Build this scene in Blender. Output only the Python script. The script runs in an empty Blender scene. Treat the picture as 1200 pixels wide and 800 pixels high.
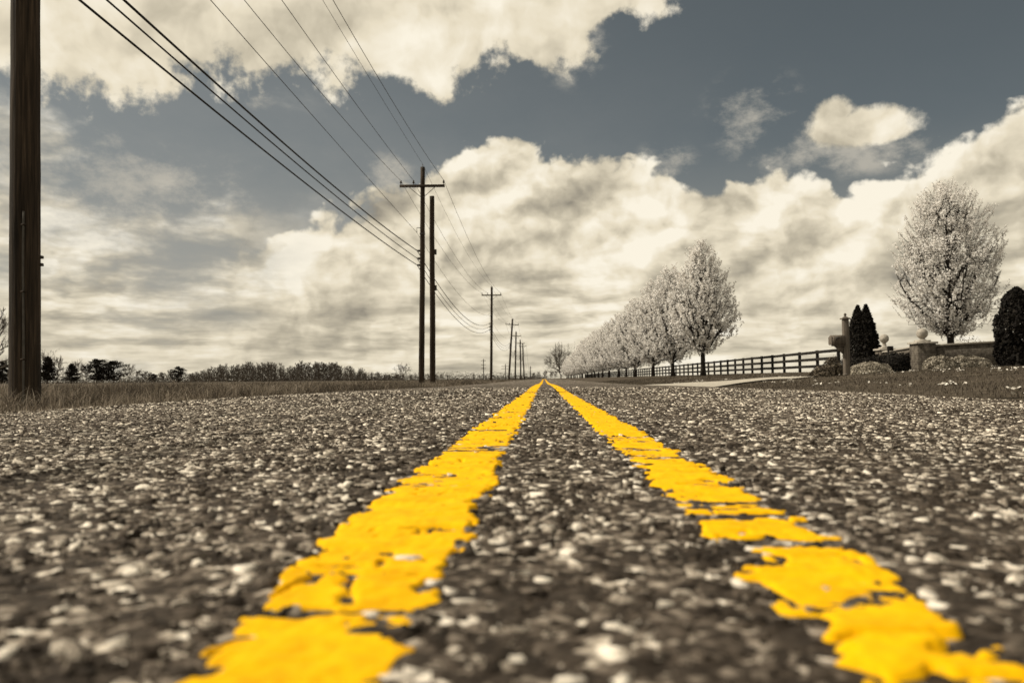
import bpy, math, random
import numpy as np
from mathutils import Matrix, Vector

random.seed(7)
rng = np.random.default_rng(11)
sc = bpy.context.scene
COL = sc.collection
R = math.radians

# ------------------------------------------------------------------ camera
F = 28.0 / 36.0 * 1200.0            # focal length in pixels of the 1200 px photograph
CAM_H = 0.128
PITCH, YAW, ROLL = R(2.70), R(2.27), R(-0.52)
cam_rot = Matrix.Rotation(YAW, 3, 'Z') @ Matrix.Rotation(math.pi/2 + PITCH, 3, 'X') @ Matrix.Rotation(ROLL, 3, 'Z')
cd = bpy.data.cameras.new('camera')
cam = bpy.data.objects.new('camera', cd)
COL.objects.link(cam)
cam.matrix_world = Matrix.Translation((0, 0, CAM_H)) @ cam_rot.to_4x4()
cd.lens = 28.0
cd.sensor_width = 36.0
cd.clip_start = 0.02
cd.clip_end = 6000
cd.dof.use_dof = True
cd.dof.focus_distance = 4.0
cd.dof.aperture_fstop = 6.3
sc.camera = cam

def ray(px, py):
    return cam_rot @ Vector(((px - 600) / F, (400 - py) / F, -1.0))
def at_y(px, py, Y):
    """point on the pixel's ray at distance Y along the road"""
    d = ray(px, py); k = Y / d.y
    return Vector((d.x * k, Y, CAM_H + d.z * k))
def at_x(px, py, X):
    d = ray(px, py); k = X / d.x
    return Vector((X, d.y * k, CAM_H + d.z * k))

# ------------------------------------------------------------------ sun, exposure
SUN = Vector((-0.80, 0.10, 0.0)).normalized() * math.cos(R(47)) + Vector((0, 0, math.sin(R(47))))
sl = bpy.data.lights.new('sun', 'SUN')
sl.energy = 4.8
sl.angle = R(0.6)
sl.color = (1.0, 0.90, 0.74)
so = bpy.data.objects.new('sun', sl)
so.rotation_euler = SUN.to_track_quat('Z', 'Y').to_euler()
COL.objects.link(so)
sc.view_settings.view_transform = 'Standard'
sc.view_settings.look = 'None'
sc.view_settings.exposure = 0.0
sc.view_settings.gamma = 1.0
sc.cycles.max_bounces = 5
sc.cycles.diffuse_bounces = 2
sc.cycles.transmission_bounces = 3

# ------------------------------------------------------------------ node helper
class X:
    """a socket that can be used in arithmetic"""
    def __init__(s, t, k): s.t, s.k = t, k
    def op(s, o, b=None, c=None):
        n = s.t.nodes.new('ShaderNodeMath'); n.operation = o
        for i, v in enumerate((s, b, c)):
            if v is None: continue
            if isinstance(v, X): s.t.links.new(v.k, n.inputs[i])
            else: n.inputs[i].default_value = v
        return X(s.t, n.outputs[0])
    def __add__(s, b): return s.op('ADD', b)
    __radd__ = __add__
    def __mul__(s, b): return s.op('MULTIPLY', b)
    __rmul__ = __mul__
    def __sub__(s, b): return s.op('SUBTRACT', b)
    def __rsub__(s, b): return (s * -1.0) + b
    def __truediv__(s, b): return s.op('DIVIDE', b)
    def mx(s, b): return s.op('MAXIMUM', b)
    def mn(s, b): return s.op('MINIMUM', b)
    def clamp(s, lo=0.0, hi=1.0): return s.mx(lo).mn(hi)
    def ss(s, a, b, lo=0.0, hi=1.0):
        n = s.t.nodes.new('ShaderNodeMapRange'); n.interpolation_type = 'SMOOTHSTEP'
        s.t.links.new(s.k, n.inputs[0])
        n.inputs[1].default_value = a; n.inputs[2].default_value = b
        n.inputs[3].default_value = lo; n.inputs[4].default_value = hi
        return X(s.t, n.outputs[0])
def vec(t, x, y, z):
    n = t.nodes.new('ShaderNodeCombineXYZ')
    for i, v in enumerate((x, y, z)):
        if isinstance(v, X): t.links.new(v.k, n.inputs[i])
        else: n.inputs[i].default_value = v
    return n.outputs[0]
def noise(t, v, scale, detail=4, rough=0.5, dist=0.0, lac=2.0, dim='3D'):
    n = t.nodes.new('ShaderNodeTexNoise'); n.noise_dimensions = dim
    n.inputs['Scale'].default_value = scale; n.inputs['Detail'].default_value = detail
    n.inputs['Roughness'].default_value = rough; n.inputs['Distortion'].default_value = dist
    n.inputs['Lacunarity'].default_value = lac
    if v is not None: t.links.new(v, n.inputs['Vector'])
    return X(t, n.outputs[0])
def ramp(t, f, stops, interp='LINEAR'):
    n = t.nodes.new('ShaderNodeValToRGB'); n.color_ramp.interpolation = interp
    e = n.color_ramp.elements
    while len(e) < len(stops): e.new(0.5)
    for q, (p, c) in zip(e, stops):
        q.position = p; q.color = (*c, 1) if len(c) == 3 else c
    t.links.new(f.k, n.inputs[0])
    return n.outputs[0]
def mixc(t, f, a, b, mode='MIX'):
    n = t.nodes.new('ShaderNodeMix'); n.data_type = 'RGBA'; n.blend_type = mode
    if isinstance(f, X): t.links.new(f.k, n.inputs[0])
    else: n.inputs[0].default_value = f
    for i, v in ((6, a), (7, b)):
        if isinstance(v, tuple): n.inputs[i].default_value = (*v, 1)
        else: t.links.new(v, n.inputs[i])
    return n.outputs[2]

# ------------------------------------------------------------------ world: sky with clouds laid out by direction
def build_world():
    w = bpy.data.worlds.new('World'); sc.world = w; w.use_nodes = True
    t = w.node_tree; t.nodes.clear()
    out = t.nodes.new('ShaderNodeOutputWorld'); bg = t.nodes.new('ShaderNodeBackground')
    bg.inputs['Strength'].default_value = 0.1
    t.links.new(bg.outputs[0], out.inputs[0])
    sky = t.nodes.new('ShaderNodeTexSky'); sky.sky_type = 'NISHITA'; sky.sun_disc = False
    sky.sun_elevation = R(47); sky.sun_rotation = math.atan2(SUN.x, SUN.y)
    sky.altitude = 200; sky.air_density = 1.0; sky.dust_density = 0.6; sky.ozone_density = 1.5
    hs = t.nodes.new('ShaderNodeHueSaturation'); hs.inputs['Saturation'].default_value = 0.24
    hs.inputs['Value'].default_value = 0.36
    t.links.new(sky.outputs[0], hs.inputs['Color'])
    tc = t.nodes.new('ShaderNodeTexCoord'); sp = t.nodes.new('ShaderNodeSeparateXYZ')
    t.links.new(tc.outputs['Generated'], sp.inputs[0])
    dx, dy, dz = (X(t, sp.outputs[i]) for i in range(3))
    az = dx.op('ARCTAN2', dy)
    el = dz.clamp(-1, 1).op('ARCSINE')
    elp = el.mx(0.0)
    def ae(px, py):
        d = ray(px, py).normalized()
        return math.atan2(d.x, d.y), math.asin(d.z)
    # cloud-plane like coordinates: flatter towards the horizon
    v1 = (elp + 0.10).op('LOGARITHM', math.e) * 0.42
    lx, ly = -0.013, 0.020            # towards the sun
    def vor(v, scale, detail, rough, smooth):
        n = t.nodes.new('ShaderNodeTexVoronoi'); n.voronoi_dimensions = '2D'; n.feature = 'SMOOTH_F1'; n.normalize = True
        n.inputs['Scale'].default_value = scale; n.inputs['Detail'].default_value = detail
        n.inputs['Roughness'].default_value = rough; n.inputs['Smoothness'].default_value = smooth
        t.links.new(v, n.inputs['Vector'])
        return 1.0 - X(t, n.outputs['Distance'])
    wob = noise(t, vec(t, az + 2.2, el, 0.0), 9.0, 4, 0.55, dim='2D')
    wob2 = noise(t, vec(t, az + 7.7, el, 0.0), 9.0, 4, 0.55, dim='2D')
    azw = az + (wob - 0.5) * 0.055; elw = el + (wob2 - 0.5) * 0.045; v1w = v1 + (wob2 - 0.5) * 0.025
    def pair(fn, u, v, seed, kx=1.0, ky=1.0):
        return fn(vec(t, u + seed, v, 0.0)), fn(vec(t, u + (seed + lx * kx), v + ly * ky, 0.0))
    puff, puff_l = pair(lambda v: vor(v, 9.0, 3.5, 0.55, 0.35), azw, elw * 1.25, 5.3)          # cauliflower heads
    lump, lump_l = pair(lambda v: noise(t, v, 5.5, 6, 0.52, dim='2D'), azw, v1w, 3.7, 1.6, 1.6)       # soft masses
    layer, layer_l = pair(lambda v: noise(t, v, 5.2, 6, 0.54, dim='2D'), azw * 1.0, v1w * 1.9, 9.1, 1.0, 2.2)   # flat decks low down
    deck, deck_l = pair(lambda v: vor(v, 10.0, 3.5, 0.58, 0.35), azw * 0.9, v1w * 1.75, 8.4, 0.8, 1.9)     # rows of small cumulus
    fine = noise(t, vec(t, az, el, 0.0), 16.0, 7, 0.62, dim='2D')
    wisp = noise(t, vec(t, az + el * 0.6, el * 1.6 - az * 0.3, 0.0), 9.0, 7, 0.66, 0.0, dim='2D')

    # bank B: upper outline of the big cumulus bank as a curve over azimuth
    pts = [(-900, 150), (-300, 200), (0, 240), (90, 290), (170, 325), (240, 318), (290, 296), (350, 268), (430, 240), (500, 206), (545, 193), (600, 180),
           (660, 180), (730, 196), (780, 228), (820, 234), (870, 226), (930, 216), (1000, 226), (1060, 212),
           (1110, 190), (1160, 154), (1210, 128), (1500, 60), (2300, 60)]
    fc = t.nodes.new('ShaderNodeFloatCurve')
    A0, A1 = -1.2, 1.2
    c = fc.mapping.curves[0]
    xy = [((ae(p, y)[0] - A0) / (A1 - A0), ae(p, y)[1]) for p, y in pts]
    c.points[0].location = (0, 0.30); c.points[1].location = (1, 0.30)
    for x_, y_ in xy: c.points.new(x_, y_)
    for p in c.points: p.handle_type = 'AUTO_CLAMPED'
    fc.mapping.update()
    t.links.new(((az + (wob - 0.5) * 0.025 - A0) / (A1 - A0)).clamp().k, fc.inputs['Value'])
    hB = X(t, fc.outputs[0])
    depth = hB - el                                     # how far below the outline
    left = az.ss(ae(190, 300)[0], ae(420, 300)[0])      # 0 at the thin left part, 1 at the firm bank
    edge_n = (puff - 0.62) * 0.13 + (fine - 0.5) * 0.04
    aB_firm = (depth + edge_n).ss(-0.004, 0.008)
    aB_thin = (depth * 2.0 + (layer - 0.5) * 0.7 + (deck - 0.62) * 0.5 + (wisp - 0.5) * 0.45 - 0.03).ss(-0.20, 0.22) * 0.93
    aB = aB_firm * left + aB_thin * (1.0 - left)
    # bank A: the cloud over the top of the frame, and its kind over the rest of the sky
    def blob(px, py, rx, ry):
        a0, e0 = ae(px, py)
        u = (az - a0) * (F / rx); v = (el - e0) * (F / ry)
        return 1.0 - (u * u + v * v).op('SQRT')
    sA = blob(60, -52, 260, 118)
    for b in ((-150, -60, 250, 90), (330, -60, 260, 125), (495, -38, 150, 118), (630, -58, 150, 108), (715, -78, 100, 105), (250, -220, 500, 140)):
        sA = sA.mx(blob(*b))
    rest = noise(t, tc.outputs['Generated'], 2.1, 3, 0.5)
    infront = (az.op('ABSOLUTE')).ss(0.62, 0.85, 1.0, 0.0) * el.ss(0.48, 0.62, 1.0, 0.0)
    sA = sA * infront + ((rest - 0.50) * 3.0).clamp(-1, 0.8) * (1.0 - infront)
    aA = (sA + (puff - 0.62) * 0.85 + (fine - 0.5) * 0.85).ss(-0.03, 0.16)
    # small cloud C and wisps
    sC = blob(1003, 148, 52, 20).mx(blob(978, 136, 24, 20)).mx(blob(1034, 152, 26, 14))
    aC = (sC * 1.1 + (puff - 0.62) * 0.8 + (fine - 0.5) * 1.5).ss(-0.05, 0.45)
    wz = blob(885, 135, 75, 60).mx(blob(780, 188, 45, 30)).mx(blob(985, 178, 150, 36)).mx(blob(140, 215, 190, 60)).mx(blob(298, 117, 26, 14)).mx(blob(115, 190, 50, 55)).mx(blob(455, 212, 45, 40)).mx(blob(670, 60, 60, 50))
    aW = ((wisp - 0.52) * 3.2 + wz * 0.6).ss(0.05, 1.0) * wz.ss(0.0, 0.5) * 0.8
    veil = (layer * 0.6 + wisp * 0.4 - 0.28).clamp() * el.ss(0.10, 0.40, 0.75, 0.12) * az.ss(-0.40, 0.45, 1.35, 0.30) + az.ss(-0.50, 0.40, 0.20, 0.0) * el.ss(0.25, 0.50, 1.0, 0.5)

    # light on the clouds
    relief = (puff - puff_l) * 0.95 + (lump - lump_l) * 1.1
    mid = depth.ss(0.09, 0.20) * left + (1.0 - left)
    top = depth.ss(0.0, 0.10, 1.0, 0.0) * left          # sunlit heads along the outline
    low = el.ss(0.0, 0.10, 0.45, 1.0)
    bB = 0.65 + top * 0.17 + mid * 0.035 + (puff - 0.62) * 0.35 * (1.0 - mid) + relief * (1.35 - mid * 0.75) + (lump - 0.5) * 0.45 + ((layer - layer_l) * 0.25 + (layer - 0.5) * 0.42 + (deck - deck_l) * 0.95 + (deck - 0.62) * 0.60) * mid * low + (fine - 0.5) * 0.22
    bA = 0.78 + relief * 0.75 + (lump - 0.5) * 0.25 + (fine - 0.5) * 0.10
    bC = 0.72 + relief * 1.0 + (fine - 0.5) * 0.3
    stops = [(0.0, (1.7, 1.60, 1.40)), (0.28, (2.95, 2.66, 2.12)), (0.55, (5.4, 4.82, 3.65)), (0.78, (8.1, 7.25, 5.55)), (1.0, (9.7, 9.0, 7.5))]
    cB = ramp(t, bB.clamp(), stops); cA = ramp(t, bA.clamp(), stops); cC = ramp(t, bC.clamp(), stops)
    # clear air: desaturated blue, hazier low down
    clear = mixc(t, 1.0, hs.outputs[0], (0.88, 1.0, 1.0), 'MULTIPLY')
    base = mixc(t, el.ss(0.0, 0.30, 0.85, 0.0), clear, (4.4, 4.1, 3.4))
    col = mixc(t, veil, base, (4.0, 3.85, 3.5))
    col = mixc(t, aW.clamp(), col, (5.2, 4.85, 4.1))
    col = mixc(t, aC, col, cC)
    col = mixc(t, aB.clamp(), col, cB)
    col = mixc(t, aA, col, cA)
    t.links.new(col, bg.inputs['Color'])
    w.cycles.sampling_method = 'MANUAL'; w.cycles.sample_map_resolution = 512
build_world()

# ------------------------------------------------------------------ mesh helpers
def link(o, parent=None, **kw):
    COL.objects.link(o)
    if parent is not None: o.parent = parent
    for k, v in kw.items(): o[k] = v
    return o
def fast(name, V, Fc, mat, parent=None, smooth=False, attrs=None, **kw):
    """mesh from numpy arrays; Fc is (m, 3|4) or a list of such arrays"""
    V = np.asarray(V, dtype=np.float32)
    Fs = Fc if isinstance(Fc, list) else [Fc]
    Fs = [np.asarray(f, dtype=np.int32) for f in Fs if len(f)]
    me = bpy.data.meshes.new(name)
    me.vertices.add(len(V)); me.vertices.foreach_set('co', V.ravel())
    loops = np.concatenate([f.ravel() for f in Fs])
    tot = np.concatenate([np.full(len(f), f.shape[1], np.int32) for f in Fs])
    st = np.concatenate([[0], np.cumsum(tot)[:-1]]).astype(np.int32)
    me.loops.add(len(loops)); me.loops.foreach_set('vertex_index', loops)
    me.polygons.add(len(tot)); me.polygons.foreach_set('loop_start', st); me.polygons.foreach_set('loop_total', tot)
    if smooth: me.polygons.foreach_set('use_smooth', np.ones(len(tot), bool))
    me.update(calc_edges=True)
    for k, a in (attrs or {}).items():
        at = me.attributes.new(k, 'FLOAT', 'POINT'); at.data.foreach_set('value', np.asarray(a, np.float32))
    me.materials.append(mat)
    return link(bpy.data.objects.new(name, me), parent, **kw)
def empty(name, loc, rz=0.0, **kw):
    o = bpy.data.objects.new(name, None); o.empty_display_size = 0.3
    o.location = loc; o.rotation_euler = (0, 0, rz)
    return link(o, None, **kw)
def dup(root, loc, rz=0.0, scale=None, **kw):
    r = root.copy(); COL.objects.link(r); r.location = loc; r.rotation_euler = (0, 0, rz)
    if scale: r.scale = scale
    for k, v in kw.items(): r[k] = v
    for ch in root.children:
        c_ = ch.copy(); COL.objects.link(c_); c_.parent = r
        for g in ch.children:
            d_ = g.copy(); COL.objects.link(d_); d_.parent = c_
    return r

class MB:
    """collects simple solids into one mesh"""
    def __init__(s): s.V, s.T, s.Q, s.n = [], [], [], 0
    def add(s, v, tri=(), quad=()):
        v = np.asarray(v, float).reshape(-1, 3)
        s.V.append(v)
        if len(tri): s.T.append(np.asarray(tri, int).reshape(-1, 3) + s.n)
        if len(quad): s.Q.append(np.asarray(quad, int).reshape(-1, 4) + s.n)
        s.n += len(v)
    def box(s, x0, x1, y0, y1, z0, z1, b=0.0):
        if b:       # bevelled box: an octagonal plan with a bevelled top
            pl = lambda k: [(x0+b*k, y0), (x1-b*k, y0), (x1, y0+b*k), (x1, y1-b*k), (x1-b*k, y1), (x0+b*k, y1), (x0, y1-b*k), (x0, y0+b*k)]
            r0 = [(x, y, z0) for x, y in pl(1)]; r1 = [(x, y, z1-b) for x, y in pl(1)]
            i = b * 0.7
            r2 = [(min(max(x, x0+i), x1-i), min(max(y, y0+i), y1-i), z1) for x, y in pl(1)]
            v = r0 + r1 + r2 + [((x0+x1)/2, (y0+y1)/2, z1)]
            q_ = [(a, (a+1) % 8, 8+(a+1) % 8, 8+a) for a in range(8)] + [(8+a, 8+(a+1) % 8, 16+(a+1) % 8, 16+a) for a in range(8)]
            tr = [(16+a, 16+(a+1) % 8, 24) for a in range(8)]
            s.add(v, tr, q_); return
        v = [(x, y, z) for z in (z0, z1) for x, y in ((x0, y0), (x1, y0), (x1, y1), (x0, y1))]
        s.add(v, (), [(3, 2, 1, 0), (4, 5, 6, 7), (0, 1, 5, 4), (1, 2, 6, 5), (2, 3, 7, 6), (3, 0, 4, 7)])
    def tube(s, pts, rad, n=6, cap=True):
        pts = np.asarray(pts, float); m = len(pts)
        rad = np.full(m, rad, float) if np.isscalar(rad) else np.asarray(rad, float)
        tg = np.gradient(pts, axis=0); tg /= (np.linalg.norm(tg, axis=1, keepdims=True) + 1e-12)
        up = np.where(np.abs(tg[:, 2:3]) > 0.95, np.array([[1., 0, 0]]), np.array([[0., 0, 1]]))
        a = np.cross(tg, up); a /= (np.linalg.norm(a, axis=1, keepdims=True) + 1e-12); b = np.cross(a, tg)
        th = np.arange(n) * 2 * math.pi / n
        v = pts[:, None] + rad[:, None, None] * (np.cos(th)[None, :, None] * a[:, None] + np.sin(th)[None, :, None] * b[:, None])
        i = np.arange(m - 1)[:, None] * n; j = np.arange(n)[None]; k = (j + 1) % n
        q_ = np.stack([i + j, i + k, i + n + k, i + n + j], -1).reshape(-1, 4)[:, ::-1]
        tr = []
        if cap:
            for e in range(1, n - 1): tr += [(0, e, e + 1), ((m-1)*n, (m-1)*n + e + 1, (m-1)*n + e)]
        s.add(v.reshape(-1, 3), tr, q_)
    def lathe(s, prof, n=20, cx=0, cy=0):
        th = np.arange(n) * 2 * math.pi / n
        v = [(cx + r * math.cos(a), cy + r * math.sin(a), z) for r, z in prof for a in th]
        q_ = [(i*n + j, i*n + (j+1) % n, (i+1)*n + (j+1) % n, (i+1)*n + j) for i in range(len(prof)-1) for j in range(n)]
        s.add(v, (), q_)
    def build(s, name, mat, parent=None, smooth=False, **kw):
        fs = []
        if s.T: fs.append(np.concatenate(s.T))
        if s.Q: fs.append(np.concatenate(s.Q))
        return fast(name, np.concatenate(s.V), fs, mat, parent, smooth, **kw)

def hash2(ix, iy, seed):
    h = (ix.astype(np.int64) * 374761393 + iy.astype(np.int64) * 668265263 + seed * 974711) & 0xffffffff
    h = ((h ^ (h >> 13)) * 1274126177) & 0xffffffff
    return ((h ^ (h >> 16)) & 0xffff) / 65535.0
def vn(x, y, seed=0):
    x, y = np.broadcast_arrays(np.asarray(x, float), np.asarray(y, float))
    ix, iy = np.floor(x), np.floor(y); fx, fy = x - ix, y - iy
    fx = fx*fx*(3-2*fx); fy = fy*fy*(3-2*fy)
    a, b = hash2(ix, iy, seed), hash2(ix+1, iy, seed); c, d = hash2(ix, iy+1, seed), hash2(ix+1, iy+1, seed)
    return (a*(1-fx)+b*fx)*(1-fy) + (c*(1-fx)+d*fx)*fy
def sstep(x, a, b):
    k = np.clip((np.asarray(x, float)-a)/(b-a), 0, 1); return k*k*(3-2*k)

# ------------------------------------------------------------------ materials
def pmat(name, rough=0.8, spec=0.3):
    m = bpy.data.materials.new(name); m.use_nodes = True
    t = m.node_tree; b = t.nodes['Principled BSDF']
    b.inputs['Roughness'].default_value = rough; b.inputs['Specular IOR Level'].default_value = spec
    return m, t, b
def bump(t, b, h, strength, dist):
    n = t.nodes.new('ShaderNodeBump'); n.inputs['Strength'].default_value = strength; n.inputs['Distance'].default_value = dist
    t.links.new(h.k, n.inputs['Height']); t.links.new(n.outputs[0], b.inputs['Normal'])
def coord(t, kind='Object'):
    n = t.nodes.new('ShaderNodeTexCoord'); return n.outputs[kind]
def position(t): return t.nodes.new('ShaderNodeNewGeometry').outputs['Position']
def attr(t, name):
    n = t.nodes.new('ShaderNodeAttribute'); n.attribute_name = name; return X(t, n.outputs['Fac'])
def vscale(t, v, sc_):
    n = t.nodes.new('ShaderNodeMapping'); n.inputs['Scale'].default_value = sc_; t.links.new(v, n.inputs[0]); return n.outputs[0]
def voro(t, v, scale, out='Color', feature='F1'):
    n = t.nodes.new('ShaderNodeTexVoronoi'); n.inputs['Scale'].default_value = scale; n.feature = feature
    t.links.new(v, n.inputs['Vector']); return n.outputs[out]
def mottled(name, c0, c1, scale=6.0, rough=0.85, stretch=(1, 1, 1), bump_s=0.3, bump_d=0.01, detail=6, spec=0.25):
    m, t, b = pmat(name, rough, spec)
    f = noise(t, vscale(t, coord(t), stretch), scale, detail, 0.6)
    t.links.new(ramp(t, f, [(0.3, c0), (0.7, c1)]), b.inputs['Base Color'])
    if bump_s: bump(t, b, f, bump_s, bump_d)
    return m
CHIPS = [(0.0, (0.024, 0.0182, 0.0135)), (0.34, (0.043, 0.0335, 0.0252)), (0.56, (0.090, 0.072, 0.056)), (0.72, (0.185, 0.155, 0.124)), (0.86, (0.40, 0.35, 0.285)), (1.0, (0.84, 0.77, 0.66))]
def mk_asphalt():
    m, t, b = pmat('asphalt', 0.85, 0.12)
    p = position(t)
    w = noise(t, p, 60, 2)
    def cells(scale):
        c_ = voro(t, p, scale, 'Color'); s_ = t.nodes.new('ShaderNodeSeparateColor'); t.links.new(c_, s_.inputs[0])
        return X(t, s_.outputs[0]), X(t, voro(t, p, scale, 'Distance'))
    r1, d1 = cells(95); r2, d2 = cells(42); r3, d3 = cells(17)
    sepp = t.nodes.new('ShaderNodeSeparateXYZ'); t.links.new(p, sepp.inputs[0])
    py = X(t, sepp.outputs[1])
    far = py.ss(6, 30)
    patch = noise(t, vscale(t, p, (1.0, 0.25, 1.0)), 0.9, 4, 0.6)
    tone = r1 * 0.62 + r2 * 0.38 + (w - 0.5) * 0.3 - d1 * 0.15 + (patch - 0.5) * 0.30 + (noise(t, p, 11, 3) - 0.5) * 0.35
    tone2 = r2 * 0.55 + r3 * 0.45 + (patch - 0.5) * 0.25
    mixed = tone * (1.0 - far * 0.8) + tone2 * (far * 0.8)
    t.links.new(ramp(t, ((mixed - 0.5) * 1.35 + 0.5).clamp(), CHIPS), b.inputs['Base Color'])
    bump(t, b, r1 * 0.5 + (1.0 - d1) * 0.6 + r2 * 0.4, 0.9, 0.006)
    return m
def mk_chip():
    m, t, b = pmat('stone_chip', 0.85, 0.12)
    a = attr(t, 'tone')
    f = noise(t, position(t), 420, 5, 0.72)
    t.links.new(ramp(t, (a + (f - 0.5) * 1.0).clamp(), CHIPS), b.inputs['Base Color'])
    bump(t, b, f, 0.9, 0.0016)
    return m
def mk_yellow():
    m, t, b = pmat('yellow_paint', 0.75, 0.06)
    p = position(t)
    f = noise(t, p, 28, 6, 0.65); g = noise(t, p, 300, 4, 0.6)
    c_ = ramp(t, f, [(0.28, (0.64, 0.325, 0.001)), (0.5, (0.79, 0.43, 0.001)), (0.72, (0.85, 0.50, 0.002))])
    worn = (noise(t, p, 150, 6, 0.75) - 0.60).clamp() * 3.5
    c_ = mixc(t, worn.clamp(0, 0.8), c_, (0.20, 0.13, 0.05))
    t.links.new(c_, b.inputs['Base Color'])
    bump(t, b, g + f, 0.35, 0.002)
    return m
def mk_toned(name, stops, rough=0.85, trans=0.0, spec=0.2):
    m, t, b = pmat(name, rough, spec)
    c_ = ramp(t, attr(t, 'tone'), stops)
    t.links.new(c_, b.inputs['Base Color'])
    if trans:
        tr = t.nodes.new('ShaderNodeBsdfTranslucent'); t.links.new(c_, tr.inputs[0])
        mx = t.nodes.new('ShaderNodeMixShader'); mx.inputs[0].default_value = trans
        t.links.new(b.outputs[0], mx.inputs[1]); t.links.new(tr.outputs[0], mx.inputs[2])
        t.links.new(mx.outputs[0], t.nodes['Material Output'].inputs[0])
    return m
def mk_ground():
    m, t, b = pmat('soil_and_turf', 0.95, 0.1)
    p = position(t)
    f = noise(t, p, 9, 8, 0.7); g = noise(t, p, 0.35, 5, 0.6)
    t.links.new(ramp(t, f * 0.65 + g * 0.35, [(0.32, (0.026, 0.020, 0.014)), (0.5, (0.065, 0.052, 0.038)), (0.68, (0.14, 0.117, 0.088))]), b.inputs['Base Color'])
    bump(t, b, f, 0.8, 0.05)
    return m
def mk_wood_pole(name='pole_wood', c0=(0.010, 0.007, 0.0045), c1=(0.095, 0.068, 0.046)):
    m, t, b = pmat(name, 0.85, 0.2)
    p = coord(t)
    f = noise(t, vscale(t, p, (1, 1, 0.035)), 38, 7, 0.65, 0.4)
    g = noise(t, vscale(t, p, (1, 1, 0.3)), 2.2, 4, 0.6)
    t.links.new(ramp(t, f * 0.7 + g * 0.3, [(0.36, c0), (0.52, tuple((a+b_)*0.38 for a, b_ in zip(c0, c1))), (0.68, c1)]), b.inputs['Base Color'])
    bump(t, b, f, 0.9, 0.012)
    return m
M = dict(
    asphalt=mk_asphalt(), chip=mk_chip(), yellow=mk_yellow(), ground=mk_ground(), pole=mk_wood_pole(),
    fence=mk_wood_pole('dark_stained_board', (0.006, 0.005, 0.004), (0.022, 0.017, 0.013)),
    drive=mottled('pale_gravel_drive', (0.28, 0.255, 0.21), (0.50, 0.46, 0.39), 14, 0.9),
    cable=mottled('black_cable', (0.008, 0.007, 0.006), (0.018, 0.016, 0.014), 20, 0.6, bump_s=0),
    wire=mottled('bare_wire', (0.020, 0.017, 0.014), (0.04, 0.035, 0.03), 20, 0.6, bump_s=0),
    conduit=mottled('grey_conduit', (0.05, 0.045, 0.038), (0.10, 0.09, 0.078), 9, 0.6),
    iron=mottled('galvanised_iron', (0.03, 0.027, 0.023), (0.07, 0.063, 0.055), 30, 0.55),
    glass_ins=mottled('insulator_porcelain', (0.02, 0.016, 0.012), (0.05, 0.04, 0.03), 12, 0.25, bump_s=0, spec=0.5),
    bark=mottled('bark', (0.010, 0.008, 0.006), (0.042, 0.034, 0.027), 14, 0.95, (1, 1, 0.25), 0.7, 0.03),
    bark_far=mottled('bare_twig_bark', (0.065, 0.053, 0.042), (0.13, 0.110, 0.09), 3, 0.95, bump_s=0),
    stone=mottled('pale_cast_stone', (0.24, 0.22, 0.19), (0.44, 0.405, 0.35), 10, 0.85, bump_s=0.2),
    mail=mk_wood_pole('weathered_mailbox_wood', (0.07, 0.058, 0.047), (0.24, 0.205, 0.168)),
    blossom=mk_toned('white_blossom', [(0.0, (0.62, 0.57, 0.52)), (0.3, (0.88, 0.85, 0.81)), (1.0, (0.96, 0.95, 0.93))], 0.8, 0.45),
    petal=mk_toned('fallen_petals', [(0.0, (0.5, 0.46, 0.40)), (1.0, (0.8, 0.77, 0.70))], 0.8),
    grass=mk_toned('dry_spring_grass', [(0.0, (0.020, 0.016, 0.012)), (0.38, (0.080, 0.064, 0.048)), (0.68, (0.24, 0.20, 0.153)), (1.0, (0.55, 0.48, 0.39))], 0.8, 0.35),
    lawn=mk_toned('mown_grass', [(0.0, (0.026, 0.021, 0.016)), (0.5, (0.095, 0.078, 0.058)), (1.0, (0.23, 0.195, 0.148))], 0.8, 0.2),
    yew=mk_toned('dark_evergreen', [(0.0, (0.004, 0.003, 0.002)), (0.6, (0.008, 0.0065, 0.005)), (1.0, (0.034, 0.028, 0.021))], 0.85),
    pine=mk_toned('dark_pine_needles', [(0.0, (0.006, 0.005, 0.004)), (1.0, (0.026, 0.021, 0.016))], 0.85),
    pale_bush=mk_toned('pale_shrub_leaves', [(0.0, (0.16, 0.14, 0.11)), (0.6, (0.36, 0.325, 0.265)), (1.0, (0.58, 0.53, 0.45))], 0.8, 0.2),
)
def mk_brick():
    m, t, b = pmat('grey_brick', 0.9, 0.2)
    p = coord(t)
    br = t.nodes.new('ShaderNodeTexBrick'); br.inputs['Scale'].default_value = 1.0
    br.inputs['Brick Width'].default_value = 0.22; br.inputs['Row Height'].default_value = 0.075; br.inputs['Mortar Size'].default_value = 0.010
    br.inputs['Color1'].default_value = (0.075, 0.062, 0.050, 1); br.inputs['Color2'].default_value = (0.13, 0.11, 0.088, 1); br.inputs['Mortar'].default_value = (0.17, 0.155, 0.13, 1)
    s_ = t.nodes.new('ShaderNodeSeparateXYZ'); t.links.new(p, s_.inputs[0])
    t.links.new(vec(t, X(t, s_.outputs[0]) + X(t, s_.outputs[1]), X(t, s_.outputs[2]), 0.0), br.inputs['Vector'])
    c_ = mixc(t, noise(t, p, 7, 5, 0.6).ss(0.35, 0.75), br.outputs[0], (0.05, 0.042, 0.034))
    t.links.new(c_, b.inputs['Base Color'])
    bump(t, b, X(t, br.outputs['Fac']) * -1.0, 0.6, 0.008)
    return m
M['brick'] = mk_brick()

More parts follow.
